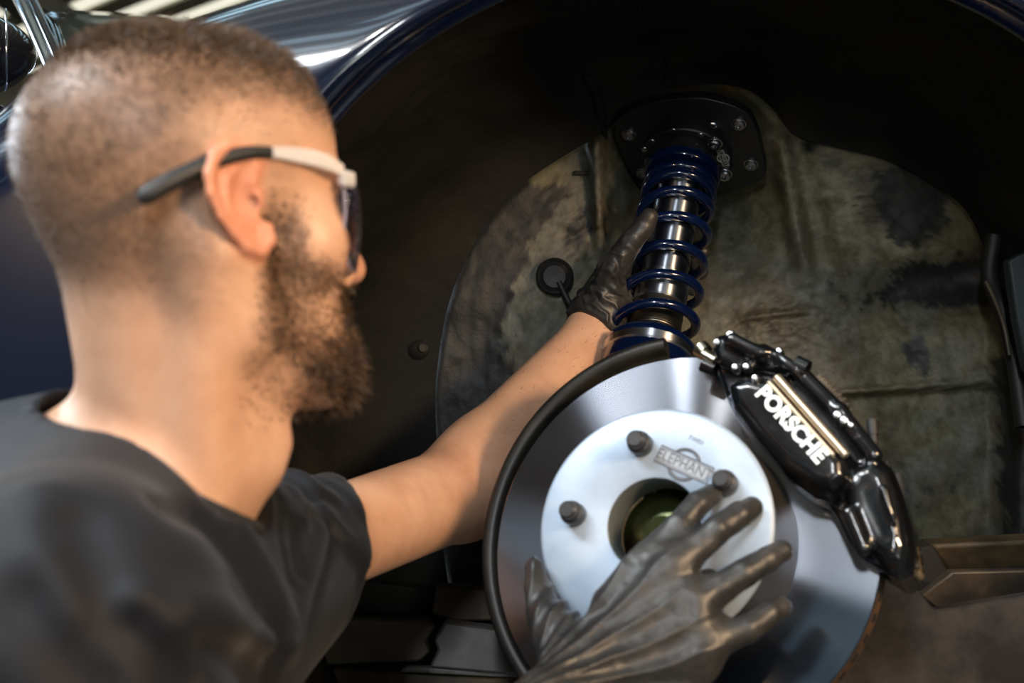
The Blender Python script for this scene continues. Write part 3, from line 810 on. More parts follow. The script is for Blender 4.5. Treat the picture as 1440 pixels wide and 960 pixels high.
def f_cal(p):
    x, y, z = p[:, 0], p[:, 1], p[:, 2]
    d = extr(poly2(x, y, base), z, -.055, .022, .007)
    b = extr(poly2(x, y, bodyp), z, .0, CH + .004, .012)
    w = extr(poly2(x, y, wallp), z, .0, CH - .008, .010)
    l = extr(poly2(x, y, lobe), z, .0, .040, .012)
    u = extr(poly2(x, y, upl), z, -.05, .036, .008)
    d = smin(d, b, .008); d = smin(d, w, .006); d = smin(d, l, .007); d = smin(d, u, .006)
    # fins and ribs on the bridge, dents on the lobes
    for a, b2, h, r in (((1075, 492), (1120, 520), .036, .005), ((1030, 478), (1072, 500), .040, .006), ((1130, 530), (1180, 580), .030, .007), ((1180, 580), (1228, 640), .032, .007)):
        d = smin(d, cap(p, L3(*a, h), L3(*b2, h), r), .005)
    for a, b2, h, r in (((1195, 722), (1215, 770), .040, .006), ((1242, 690), (1254, 752), .047, .005)):
        d = smin(d, cap(p, L3(*a, h), L3(*b2, h), r), .005)
    for a, b2, h, r in (((1214, 690), (1240, 748), .050, .010), ((1086, 506), (1060, 512), .046, .007), ((1165, 574), (1195, 606), .046, .007)):
        d = smax(d, -cap(p, L3(*a, h), L3(*b2, h), r), .004)
    # slot where the disc runs
    rr = np.hypot(x, y)
    slot = np.maximum(np.maximum(rr - (RD + .005), -(z + .030)), z - .0035)
    hatcut = np.hypot(x - hc[0] * .5, y - hc[1] * .5) - (RH + .010)
    d = smax(d, -slot, .002)
    d = smax(d, -np.maximum(hatcut, -z - 1), .003)
    return d
allp = np.array(base); lo = np.r_[allp.min(0) - .02, -.07]; hi = np.r_[allp.max(0) + .02, .075]
V, Q = sdf_mesh(f_cal, lo, hi, .0016)
mk('caliper_body', V, Q, m_cal, caliper)
# raised panel for the lettering plus two ridges beside it, gold reflection put into their colour
g0 = L3(1064, 543, CH + .0038); g1 = L3(1162, 652, CH + .0038)
ex = nrm(g1 - g0); ez = np.array([0, 0, 1.0]); ey = np.cross(ez, ex)
m_white = mat('white_lettering', (.74, .84, .86), .4)
gl_ = float(np.linalg.norm(g1 - g0))
lm = (g0 + g1) / 2
text('lettering', 'PORSCHE', .0168, lm + ez * .0006, np.array([ex, ey, ez]), m_white, caliper, .0006, gl_ / .0830, 1.04, 0, .0007)
m_glint = mat('gold_glint_ridge', (.92, .78, .60), .35, metal=1.0)
for (a, b, r) in (((1081, 537), (1172, 640), .0020), ((1092, 530), (1190, 640), .0036)):
    p0 = L3(*a, CH + .003); p1 = L3(*b, CH + .003)
    MB().tube([p0 - ex * .001, p0, p0 * .5 + p1 * .5, p1, p1 + ex * .001], [r * .4, r, r, r, r * .4], 12).build('gold_glint_ridge', m_glint, caliper)
def pin(name, a, b, h0, h1, r, m, steps=None):
    p0 = L3(*a, h0); p1 = L3(*b, h1)
    return MB().tube([p0, p0 * .98 + p1 * .02, p0 * .5 + p1 * .5, p0 * .02 + p1 * .98, p1], [r * .7, r, r, r, r * .7], 16).build(name, m, caliper)
m_brass = mat('plated_bolt', (.42, .37, .28), .3, metal=1.0)
pin('mounting_bolt', (980, 492), (1008, 508), .018, .022, .0052, m_brass)
pin('bolt_collar', (988, 512), (1006, 520), .020, .020, .0060, m_cal)
pin('bolt_collar', (985, 488), (992, 496), .018, .019, .0070, m_brass)
pin('bleed_nipple', (1230, 640), (1226, 592), .02, .02, .0034, m_rubber)
pin('bleed_cap', (1228, 612), (1226, 590), .02, .02, .0042, m_rubber)
pin('bridge_bolt', (1118, 512), (1136, 520), .034, .034, .0075, m_cal)
for (a, b, h, r) in ((1028, 472, .037, .0045), (1009, 482, .036, .0035), (1034, 517, .040, .0035), (1050, 516, .040, .0035), (1062, 532, .050, .0032), (1096, 494, .036, .003), (1178, 584, .040, .004), (1188, 592, .039, .0045), (1196, 598, .038, .003), (1022, 690, .01, .002)):
    if a == 1022: continue
    MB().lathe([(0, r * .9), (r * .6, r * .8), (r, 0), (r, -r * 2)], 16, L3(a, b, h)).build('socket_screw', m_steel, caliper)
# ribbed wire loom behind the bridge
pts = catmull([L3(1150, 535, .0), L3(1162, 546, .004), L3(1176, 560, .004), L3(1188, 578, .0), L3(1196, 596, -.006)], 24)
MB().tube(pts, [.0052 + .0012 * math.sin(i * 2 * math.pi / 9.0) for i in range(len(pts))], 12).build('ribbed_loom', mat('grey_loom', (.06, .055, .045), .5), caliper)
pin('pad_pin', (1262, 664), (1284, 806), -.012, -.012, .0035, m_stud)
pin('anti_rattle_spring', (1246, 648), (1290, 800), -.016, -.010, .0028, m_rubber)
MB().tube(catmull([L3(1284, 770, -.02), L3(1290, 806, -.02), L3(1294, 812, -.022)], 5), .004, 10).build('pipe_stub', m_rust, caliper)
# ---------------------------------------------------------------- the mechanic
person = thing('person', 'bearded man in a charcoal t-shirt and safety glasses reaching into the wheel arch', 'person', (-.23, .86, 0))

# head frame
YAW = math.radians(36); PITCH = math.radians(-1.5)
hf = np.array([math.cos(YAW) * math.cos(PITCH), math.sin(YAW) * math.cos(PITCH), math.sin(PITCH)])
hl = nrm(np.cross([0, 0, 1], hf)); hu = np.cross(hf, hl)
HA = np.array([hf, hl, hu])
canal = P(349, 281, .80)
HO = canal + hl * .072
def H(x, y, z): return HO + HA.T @ np.array([x, y, z], float)      # head point in the room
HAf = HA.astype(f32); HOf = HO.astype(f32)

# ear, drawn as polylines in its own plane (v forward, u up)
earu = nrm((-.25, 0, .97)); earv = nrm((.97, 0, .25)); EK = .86
helix = [(.009, .010), (.012, .022), (.007, .031), (-.003, .0345), (-.014, .031), (-.021, .021), (-.0225, .008), (-.019, -.006), (-.012, -.019), (-.004, -.029), (.005, -.033), (.011, -.028), (.012, -.020)]
hrad = [.0032, .0038, .0042, .0046, .0046, .0044, .0042, .0040, .0040, .0050, .0058, .0052, .004]
anti = [(.000, .022), (-.009, .017), (-.0125, .006), (-.010, -.006), (-.004, -.014), (.003, -.016)]
def f_ear(q, side):
    y = q[:, 1] * side
    u = q[:, 0] * earu[0] + q[:, 2] * earu[2]; v = q[:, 0] * earv[0] + q[:, 2] * earv[2]
    v = (v + .0055) / 1.0; u = u / EK
    w = (y - .0705) / EK - .55 * np.clip(.006 - v, 0, .04) - .0015
    e = np.stack([v, u, w], 1)
    d = chain(e, [(a, b, .003) for a, b in helix], hrad, .002)
    d = smin(d, chain(e, [(a, b, .0025) for a, b in anti], [.0032] * 6, .002), .003)
    plate = extr(poly2(v, u, helix), w, -.003, .0012, .0015)
    d = smin(d, plate, .004)
    d = smin(d, ell(e, (.010, -.001, .001), (.0048, .0065, .0045)), .003)
    d = smax(d, -ell(e, (-.001, .001, .004), (.0088, .0125, .0085)), .002)
    d = smax(d, -chain(e, [(a, b, .0062) for a, b in ((.005, .026), (-.004, .028), (-.013, .022), (-.0165, .010), (-.0150, -.004))], [.0026, .003, .003, .003, .002], .002), .002)
    d = smin(d, ell(e, (.004, -.025, .000), (.010, .0105, .0045)), .004)
    return d * EK

def f_head(q):
    ay = np.stack([q[:, 0], np.abs(q[:, 1]), q[:, 2]], 1)
    d = ell(q, (-.016, 0, .034), (.0935, .0765, .071))
    d = smin(d, ell(q, (-.028, 0, .014), (.062, .064, .052)), .03)
    d = smin(d, ell(q, (.026, 0, .038), (.050, .060, .054)), .03)
    d = smin(d, ell(q, (.044, 0, -.030), (.050, .055, .070)), .025)
    d = smin(d, cap(ay, (.004, .058, -.035), (.012, .054, -.068), .014, .014), .02)
    d = smin(d, cap(ay, (.012, .052, -.068), (.078, .016, -.100), .016, .018), .02)
    d = smin(d, ell(q, (.082, 0, -.100), (.019, .024, .018)), .015)
    d = smin(d, ell(q, (.050, 0, -.080), (.05, .045, .030)), .02)
    d = smin(d, sph(ay, (.054, .047, -.020), .020), .02)
    d = smin(d, cap(ay, (.080, .008, .024), (.064, .044, .022), .009, .009), .010)
    d = smin(d, cap(q, (.086, 0, .012), (.1065, 0, -.030), .0075, .0105), .010)
    d = smin(d, sph(ay, (.095, .011, -.036), .0080), .006)
    d = smax(d, -sph(ay, (.099, .006, -.045), .0035), .003)
    d = smin(d, cap(ay, (.094, 0, -.058), (.084, .022, -.062), .0085, .005), .006)
    d = smin(d, cap(ay, (.093, 0, -.070), (.084, .020, -.068), .0085, .005), .006)
    d = smax(d, -cap(ay, (.106, 0, -.064), (.092, .022, -.066), .0025), .004)
    d = smax(d, -ell(ay, (.088, .031, .004), (.014, .016, .011)), .010)
    d = smin(d, sph(ay, (.0675, .031, .004), .0125), .002)
    d = smin(d, cap(ay, (-.022, .058, -.020), (-.02, .058, -.045), .014, .010), .02)   # mastoid
    return d

# neck, torso and limbs in the room
nk0 = H(-.020, 0, -.030); 
C7 = P(82, 606, .87)
def f_neck(p):
    d = cap(p, H(-.026, 0, -.015), P(258, 645, .862), .056, .053)
    d = smin(d, cap(p, H(-.028, 0, -.02), P(270, 625, .87), .043, .046), .02)
    d = smin(d, cap(p, P(168, 600, .866), P(120, 640, .876), .024, .028), .03)
    d = smin(d, cap(p, H(.026, .0, -.085), P(266, 655, .862), .032, .030), .03)      # throat
    d = smin(d, cap(p, P(385, 622, .868), P(372, 650, .866), .008), .02)               # Adam's apple
    d = smin(d, cap(p, H(-.018, -.062, -.035), P(280, 690, .822), .015, .012), .022)  # sternomastoid
    return d
RS = np.array([-.222, .70, Z0 - .150]); RE = np.array([-.150, .775, Z0 - .380]); RW = P(770, 1012, .965)
LS = P(402, 782, 1.06); LE = P(648, 690, 1.32); LW = P(838, 470, 1.435)
neckb = P(225, 650, .862)
chest = np.array([-.272, .88, Z0 - .30])
def f_torso(p):
    d = cap(p, RS + np.array([.0, .03, -.01]), LS + np.array([-.02, -.02, -.02]), .062, .060)
    d = smin(d, ell(p, chest, (.112, .190, .24)), .06)
    d = smin(d, cap(p, P(150, 640, .88), P(20, 672, .90), .026, .036), .05)
    d = smin(d, ell(p, chest + np.array([-.03, .02, -.36]), (.115, .165, .24)), .06)
    d = smin(d, cap(p, P(195, 680, .862), RS + np.array([-.01, .02, .02]), .036, .048), .05)
    d = smin(d, cap(p, P(205, 690, .875), LS + np.array([-.02, -.03, -.005]), .032, .040), .05)
    return d
def f_arm_r(p):
    d = cap(p, RS, RE, .062, .044)
    d = smin(d, sph(p, RS + np.array([.0, -.004, -.01]), .068), .03)
    d = smin(d, cap(p, RE, RW, .043, .028), .02)
    return d
def f_arm_l(p):
    m1 = LE * .82 + LW * .18 + np.array([.0, 0, -.004])
    d = cap(p, LS, LE, .039, .0430)
    d = smin(d, sph(p, LS, .052), .03)
    d = smin(d, cap(p, LE, m1, .0440, .0455), .02)
    d = smin(d, cap(p, m1, LW, .0455, .0285), .02)
    d = smin(d, ell(p, LW, (.024, .024, .03)), .02)
    return d
lh_palm = P(852, 405, 1.440)
def f_body(p):
    q = (p - HOf) @ HAf.T
    d = f_head(q)
    d = smin(d, f_neck(p), .022)
    e = np.minimum(f_ear(q, -1), f_ear(q, 1)); d = smin(d, e, .004)
    d = smax(d, -sph(np.stack([q[:, 0], np.abs(q[:, 1]), q[:, 2]], 1), (.0025, .0735, -.001), .0032), .002)
    t = smin(f_torso(p) + .004, smin(f_arm_r(p), f_arm_l(p), .02), .02)
    d = smin(d, t, .02)
    d = smin(d, cap(p, LW, lh_palm + np.array([.006, .006, 0]), .026, .017), .01)
    # waist down
    return d
V, Q = sdf_mesh(f_body, (-.48, .52, Z0 - .80), (.16, 1.52, Z0 + .27), .0030)
# skin tone by place
q = (V - HO) @ HA.T
x, y, z = q.T
skin = np.array([.59, .345, .222]); 
col = np.tile(skin, (len(V), 1)) * (.90 + .2 * noise(V, 22, 3, 3))[:, None]
def mix(col, c, w): return col + (np.asarray(c) - col) * np.clip(w, 0, 1)[:, None]
inhead = sstep(.20, .15, np.linalg.norm(q - np.array([0, 0, .02]), axis=1))
ear_d = np.minimum(evalc(lambda a: f_ear(a, -1), q), evalc(lambda a: f_ear(a, 1), q))
ear_w = sstep(.006, .0, ear_d) * sstep(.066, .073, np.abs(y))
n_a = noise(q, 45, 4, 3); n_b = noise(q, 400, 9, 2)
# cropped hair: dense on the crown, faded over the ears, grey-brown stubble behind
line = .058 + .016 * (n_a - .5) - .060 * sstep(-.010, -.085, x)
crown = sstep(line - .022, line + .016, z - .35 * np.clip(x - .06, 0, 1)) * sstep(.095, .07, x - .15 * (z - .1))
back = sstep(.012, -.050, x) * sstep(-.080, -.025, z) * .78
side = sstep(.055, .02, x) * sstep(-.015, .03, z) * .30 * sstep(.03, -.01, x - .02)
dens = np.maximum(np.maximum(crown, back), side) * inhead * (1 - ear_w)
spk = .75 + .5 * n_b
hairc = np.array([.075, .045, .028])
col = mix(col, hairc * 1.5, dens * .88 * spk)
# beard shadow
def beard_zone(q):
    x, y, z = q[:, 0], q[:, 1], q[:, 2]; ay = np.abs(y)
    cheek = sstep(-.012, -.034, z + .55 * (x - .035) * (x > .035) * -1 * 0 + .22 * np.clip(x - .03, 0, 1) * 0 - .0 )
    side = sstep(.008, .018, x) * sstep(.046, .034, x) * sstep(.012, -.014, z) * sstep(-.075, -.060, z)             # sideburn
    cl = -.026 - .30 * np.clip(x - .035, 0, .06)
    jaw = sstep(cl + .006, cl - .008, z) * sstep(.000, .016, x)
    zj = -.070 - .50 * np.clip(x - .01, 0, .08)
    under = .12 + .88 * sstep(zj - .012, zj + .002, z); under = under * sstep(-.135, -.115, z)
    mous = sstep(.082, .090, x) * sstep(-.040, -.046, z) * sstep(-.064, -.056, z)
    lips = np.exp(-(((z + .064) / .0075) ** 2 + (ay / .022) ** 2)) * sstep(.085, .09, x)
    thin = 1 - .85 * np.exp(-(((x - .064) / .024) ** 2 + ((ay - .040) / .022) ** 2 + ((z + .050) / .026) ** 2))
    return np.clip(np.maximum(np.maximum(side, jaw * under * thin), mous) - .8 * lips, 0, 1)
bz = beard_zone(q) * sstep(.19, .15, np.linalg.norm(q - np.array([.03, 0, -.03]), axis=1)) * (1 - ear_w)
col = mix(col, np.array([.10, .055, .030]), bz * (.62 + .25 * (n_b - .5)))
brow = np.exp(-(((z - .030) / .006) ** 2)) * sstep(.066, .074, x) * sstep(.052, .040, np.abs(y)) * sstep(.008, .014, np.abs(y)); col = mix(col, hairc, brow * .8)
# warmth of ears, nose and elbow
col = mix(col, np.array([.62, .20, .11]), ear_w * .55)
col = mix(col, np.array([.60, .25, .17]), np.exp(-(((q - np.array([.108, 0, -.028])) / .016) ** 2).sum(1)) * .6)
col = mix(col, np.array([.54, .27, .18]), np.exp(-(((V - P(650, 665, 1.26)) / .035) ** 2).sum(1)) * .5)
col = mix(col, np.array([.03, .015, .01]), np.exp(-(((np.stack([x, np.abs(y), z], 1) - np.array([.0025, .0735, -.001])) / .003) ** 2).sum(1)))  # shade inside the ear canal put into the skin colour
eye = sstep(.0135, .0125, np.linalg.norm(np.stack([x, np.abs(y), z], 1) - np.array([.0675, .031, .004]), axis=1)) * sstep(.074, .077, x) * sstep(.0075, .006, np.abs(z - .004))
col = mix(col, np.array([.75, .72, .68]), eye)
m_skin = mat('skin', (1, 1, 1), .46, attr='tone', color2=(.86, .80, .78), nscale=38, ndetail=6, ramp=(.35, .7), sss=.12, bump=.12, bscale=260, bdist=.001, spec=.4)
body = mk('body', V, Q, m_skin, person)
color_attr(body, col)

# strands of hair and beard: thin tapering blades rooted on the skin
tri_c = V[Q].mean(1); tn = np.cross(V[Q[:, 1]] - V[Q[:, 0]], V[Q[:, 2]] - V[Q[:, 0]]); ta = np.linalg.norm(tn, axis=1); tn = tn / np.maximum(ta, 1e-9)[:, None]
def strands(name, w, count, length, dirf, width, cols, parent, m, seed=1):
    r = np.random.default_rng(seed); pr = w * ta; pr = pr / pr.sum(); k = r.choice(len(pr), count, p=pr)
    uv = r.random((count, 2)); qd = V[Q[k]]
    root_ = (qd[:, 0] * (1 - uv[:, :1]) + qd[:, 1] * uv[:, :1]) * (1 - uv[:, 1:]) + (qd[:, 3] * (1 - uv[:, :1]) + qd[:, 2] * uv[:, :1]) * uv[:, 1:]
    n = tn[k]; d = dirf(root_, n, r); d /= np.linalg.norm(d, axis=1)[:, None]
    L = length(root_, r)[:, None] if callable(length) else np.full((count, 1), length) * (.6 + .8 * r.random((count, 1)))
    s = np.cross(d, r.normal(size=(count, 3))); s /= np.linalg.norm(s, axis=1)[:, None]
    bend = r.normal(size=(count, 3)) * .25
    a = root_ - n * .001; mid = a + d * L * .55 + bend * L * .25; tip = a + (d * L + bend * L * .6 - np.array([0, 0, .12]) * L)
    VV = np.stack([a - s * width, a + s * width, mid + s * width * .8, mid - s * width * .8, tip], 1).reshape(-1, 3)
    b = np.arange(count)[:, None] * 5
    F4 = b + np.array([[0, 1, 2, 3]]); F3 = b + np.array([[3, 2, 4, 4]])
    o = mk(name, VV, [tuple(f) for f in F4] + [tuple(f[:3]) for f in F3], m, parent, smooth=True)
    o['kind'] = 'stuff'
    cc = np.asarray(cols)[r.integers(0, len(cols), count)] * (.7 + .6 * r.random((count, 1)))
    color_attr(o, np.repeat(cc, 5, 0))
    return o
m_hair = mat('hair', (1, 1, 1), .5, attr='tone', color2=(.85, .85, .85), nscale=40, spec=.35)
qt = (tri_c - HO) @ HA.T
fi = lambda arr: arr[Q].mean(1)
crown_f = fi(crown * inhead * (1 - ear_w)); dens_f = fi(dens); bz_f = fi(bz)
def hair_dir(rt, n, r):
    return n * 1.0 + hf * .45 + hu * .25 + r.normal(size=n.shape) * .28
def hair_len(rt, r):
    qq = (rt - HO) @ HA.T
    front = sstep(.02, .085, qq[:, 0])
    return (.0030 + .0050 * sstep(.070, .100, qq[:, 2]) * (.4 + 1.2 * noise(qq, 70, 13, 2)) + .0035 * front * sstep(.075, .10, qq[:, 2])) * (.6 + .8 * r.random(len(rt)))
hair = strands('hair', crown_f * sstep(.050, .085, qt[:, 2]) + .25 * crown_f, 21000, hair_len, hair_dir, .00045, [(.075, .045, .026), (.11, .068, .038), (.05, .03, .018)], person, m_hair, 3)
hair.name = 'hair'
stub = strands('hair_stubble', dens_f * (1 - crown_f), 9000, .0022, lambda rt, n, r: n + hf * .0 - hu * .4 + r.normal(size=n.shape) * .25, .00025, [(.09, .062, .042), (.14, .11, .085)], person, m_hair, 4)
stub['label'] = 'short clipped stubble over the back of the head'
def beard_len(rt, r):
    qq = (rt - HO) @ HA.T
    return (.0032 + .0036 * sstep(-.060, -.10, qq[:, 2]) * sstep(.035, .07, qq[:, 0]) + .004 * sstep(.085, .095, qq[:, 0])) * (.6 + .8 * r.random(len(rt)))
beard = strands('beard', bz_f, 14000, beard_len, lambda rt, n, r: n * .8 - hu * .40 + hf * .18 + r.normal(size=n.shape) * .28, .00038, [(.060, .033, .018), (.10, .055, .024), (.038, .021, .013)], person, m_hair, 5)
beard['label'] = 'brown full beard and moustache'
Lm = (V[Q].mean(1) - LE) @ nrm(LW - LE); ahw = sstep(.03, .08, Lm) * sstep(.245, .20, Lm) * sstep(.06, .05, np.abs(np.linalg.norm(np.cross(tri_c - LE, nrm(LW - LE)), axis=1))) * (tri_c[:, 0] > -.06)
strands('arm_hair', ahw + 1e-12, 900, .007, lambda rt, n, r: n * .25 + nrm(LW - LE) * .8 + r.normal(size=n.shape) * .35 + np.array([0, 0, -.3]), .00013, [(.07, .04, .02)], person, m_hair, 6)

# ---- t-shirt
m_shirt = mat('charcoal_jersey', (.0034, .0042, .0066), .66, color2=(.0048, .0058, .0088), nscale=500, ndetail=1, spec=.28, sheen=.06, bump=.05, bscale=900, bdist=.0006)
m_seam = mat('shirt_rib', (.016, .016, .018), .85)
# neck opening: a plane through back, side and front points of the collar
nb, ns, nf, nfar = P(72, 598, .885), P(205, 668, .80), P(331, 727, .868), P(376, 683, .93)
axl = nrm(LE - LS)
cuffL = P(426, 764, 1.12); cuffN = nrm(axl + np.array([.55, 0, -.50]))
nC = (nb + nf) / 2
nN = nrm(np.cross(nf - nb, ns - (nb + nf) / 2)); nN = nN if nN[2] > 0 else -nN
folds_seed = 5
def f_shirt(p):
    arm = cap(p, LS, LS + (LE - LS) * .40, .0515, .0530)
    arm = smin(arm, sph(p, LS, .053), .03)
    # sleeve folds wrapping round the arm
    tt = (p - LS.astype(f32)) @ axl.astype(f32)
    w = noise(p, 16, 12, 2)
    arm = arm + .0055 * np.sin(tt * 130 + 9 * w) * sstep(-.05, -.01, tt) * sstep(.045, .005, tt) + .003 * (w - .5)
    d = smin(f_torso(p) - .009, cap(p, RS, RE, .072, .062), .035)
    d = smin(d, sph(p, RS + np.array([.0, -.004, -.005]), .076), .03)
    wr = noise(p @ np.array([[.9, .3, .1], [0, 1, 0], [.5, 0, .6]], f32), 11, folds_seed, 2)
    d = d + .007 * (wr - .5)
    d = smin(d, arm, .012)
    for l_, r_, amp in FOLDS:
        dist = None
        for i in range(len(l_) - 1):
            e = cap(p, l_[i], l_[i + 1], 0.0); dist = e if dist is None else np.minimum(dist, e)
        d = d - amp * np.exp(-(dist / r_) ** 2)
    # open at the neck, the cuff and the hem
    nd = (p - nC.astype(f32)) @ nN.astype(f32)
    neckcut = np.maximum(f_neck(p) - .007, -(nd + .03))
    d = smax(d, -neckcut, .003)
    d = smax(d, -np.maximum(-nd, f_neck(p) - .012), .004)
    cd = (p - cuffL.astype(f32)) @ cuffN.astype(f32)
    near = np.linalg.norm(p - cuffL.astype(f32), axis=1) < .16
    d = smax(d, np.where(near, cd, -1), .003)
    d = smax(d, -np.maximum(np.maximum(cap(p, LS, LE + axl * .1, .0445, .0455), -(cd + .010)), np.where(near, -1, 1)), .002)
    return d
FOLDS = []
def on_shirt(px, py):
    ys = np.linspace(.50, 1.25, 400); pts = np.stack([(px - 720) / FPX * ys, ys, Z0 + (480 - py) / FPX * ys], 1).astype(f32)
    dv = f_shirt(pts); k = np.argmax(dv < 0); return pts[k].astype(float)
FL = []
for line, r_, amp in (
        ([(336, 742), (368, 790), (396, 850), (414, 905), (428, 958)], .010, .007), ([(235, 712), (285, 735), (322, 770), (350, 815), (372, 860), (392, 920)], .010, -.008),
        ([(195, 850), (230, 880), (262, 905)], .011, .009), ([(200, 885), (232, 920), (268, 962)], .011, -.009), ([(268, 858), (320, 872), (372, 900)], .011, .008), ([(272, 902), (330, 925), (380, 955)], .011, -.009),
        ([(108, 740), (130, 800), (152, 860)], .014, -.008), ([(60, 700), (70, 780), (95, 860)], .016, .006), ([(40, 850), (80, 900), (130, 960)], .014, -.008),
        ([(394, 696), (398, 750), (410, 812)], .006, -.007), ([(410, 690), (424, 712), (426, 735)], .006, .005), ([(414, 735), (414, 765), (420, 800)], .006, -.007),
        ([(452, 752), (438, 805), (420, 865)], .009, .007), ([(468, 748), (456, 800), (434, 862)], .007, -.006), ([(440, 700), (470, 705)], .007, -.004)):
    FL.append(([on_shirt(*q_) for q_ in line], r_, amp))
FOLDS = FL
sv, sq = sdf_mesh(f_shirt, (-.50, .50, Z0 - .72), (.06, 1.28, Z0 + .02), .0042)
shirt = mk('t_shirt', sv, sq, m_shirt, person)
shirt['label'] = 'charcoal crew neck t-shirt'
# collar band follows the cut edge
cb = []
for k in range(40):
    a = 2 * math.pi * k / 40
    e1 = nrm(nf - nb); e2 = np.cross(nN, e1); cdir = e1 * math.cos(a) + e2 * math.sin(a)
    ctr0 = P(225, 660, .862) ; ctr0 = ctr0 - nN * np.dot(ctr0 - nC, nN)
    ts = np.linspace(0, .16, 200); pts = ctr0 + cdir * ts[:, None]
    dn = evalc(f_neck, pts); r_ = ts[np.argmax(dn > .0065)] if (dn > .0065).any() else .07
    cb.append(ctr0 + cdir * r_)
cb = np.array(cb)
for _ in range(2): cb = (np.roll(cb, 1, 0) + 2 * cb + np.roll(cb, -1, 0)) / 4
MB().tube(catmull(cb, 2, True), .0042, 10, closed=True).build('collar_band', m_seam, shirt)

# ---- trousers and shoes (below the frame)
m_trs = mat('work_trousers', (.03, .032, .038), .8)
hips = chest + np.array([-.035, .02, -.56])
def f_leg(p):
    d = ell(p, hips + np.array([0, 0, .02]), (.125, .175, .15))
    for s in (-1, 1):
        h = hips + np.array([.0, .09 * s, -.05]); k = np.array([hips[0] + .03, hips[1] + .11 * s, .50]); a = np.array([hips[0] - .02, hips[1] + .12 * s, .07])
        d = smin(d, smin(cap(p, h, k, .088, .066), cap(p, k, a, .064, .052), .03), .03)
    return d
V2, Q2 = sdf_mesh(f_leg, (hips[0] - .25, hips[1] - .35, .0), (hips[0] + .25, hips[1] + .35, hips[2] + .25), .012)
mk('trousers', V2, Q2, m_trs, person)
for s in (-1, 1):
    a = np.array([hips[0] - .02, hips[1] + .12 * s, .0])
    fs = lambda p: np.maximum(smin(cap(p, a + np.array([-.03, 0, .05]), a + np.array([.15, .02 * s, .035]), .05, .042), cap(p, a + np.array([-.01, 0, .05]), a + np.array([-.01, 0, .12]), .05, .05), .03), -(p[:, 2] - .001))
    V3, Q3 = sdf_mesh(fs, a - .2, a + .3, .010); mk('work_shoe', V3, Q3, m_rubber, person)

# ---- gloves
m_glove = mat('nitrile_glove', (.018, .018, .0185), .40, spec=.5, bump=.35, bscale=130, bdist=.0012, color2=(.034, .032, .030), nscale=40, ndetail=5)
hp0 = DC + DA.T @ hc                       # hat face plane
def HP(px, py, h): return hit(px, py, hp0, NV, h)
fing = {  # pixel joints of the right hand and their height over the hat face
    'index': [(856, 846, .044), (890, 811, .040), (957, 740, .030), (982, 708, .020), (1002, 694, .0095)],
    'middle': [(868, 862, .048), (940, 806, .042), (1008, 745, .031), (1040, 724, .019), (1057, 714, .0095)],
    'ring': [(884, 890, .048), (972, 852, .041), (1046, 806, .029), (1080, 786, .017), (1099, 775, .0085)],
    'little': [(890, 920, .046), (985, 902, .037), (1052, 884, .026), (1082, 864, .016), (1098, 853, .008)],
    'thumb': [(812, 905, .042), (772, 868, .026), (756, 828, .015), (753, 800, .010)],
}
frad = {'index': [.013, .0125, .0105, .0094, .0082], 'middle': [.013, .0128, .0106, .0096, .0084], 'ring': [.013, .0125, .0104, .0092, .0080], 'little': [.012, .0118, .0098, .0086, .0074], 'thumb': [.017, .0145, .0108, .0086]}
wr0 = HP(815, 960, .060)
hd_axis = nrm(HP(980, 850, .04) - HP(810, 950, .055)); hd_side = nrm(np.cross(NV, hd_axis))
def f_gr(p):
    d = None
    for k, js in fing.items():
        e = chain(p, [HP(*j) for j in js], frad[k], .0015); d = e if d is None else smin(d, e, .006)
    palm = None
    for a, b, ra, rb in (((820, 960, .054), (894, 814, .040), .022, .0135), ((822, 962, .056), (946, 800, .041), .023, .0150), ((830, 972, .056), (976, 850, .040), .023, .0150), ((838, 985, .054), (990, 898, .036), .023, .0145),
                         ((835, 1010, .050), (985, 930, .034), .023, .016), ((805, 950, .048), (775, 878, .028), .022, .0160), ((818, 935, .045), (862, 868, .038), .019, .013),
                         ((920, 792, .038), (966, 762, .030), .011, .0095), ((950, 850, .038), (972, 834, .032), .012, .010), ((975, 905, .035), (1004, 889, .028), .011, .010)):
        e = cap(p, HP(*a), HP(*b), ra, rb); palm = e if palm is None else smin(palm, e, .014)
    d = smin(d, palm, .008)
    d = smin(d, cap(p, HP(822, 958, .058), RW, .027, .031), .02)
    d = smin(d, cap(p, RW, RW + (RE - RW) * .25, .031, .036), .01)
    # stretched wrinkles running from the wrist to the fingers
    r_ = p - wr0.astype(f32); al = r_ @ hd_axis.astype(f32); sd = r_ @ hd_side.astype(f32)
    ang = np.arctan2(sd, al + .06); w = noise(p, 30, 40, 2); w2 = noise(p, 90, 41, 2)
    amp = sstep(-.06, .02, al) * sstep(.125, .07, al)
    d = d + .0030 * amp * (np.abs(np.sin(ang * 21 + 1.3 * w)) - .6) + .0016 * (w2 - .5)
    return d
gv, gq = sdf_mesh(f_gr, HP(880, 860, .03) - np.array([.16, .16, .22]), HP(880, 860, .03) + np.array([.15, .10, .13]), .0013)
glove_r = mk('glove', gv, gq, m_glove, person)
glove_r['label'] = 'dusty black nitrile glove spread over the disc hat'

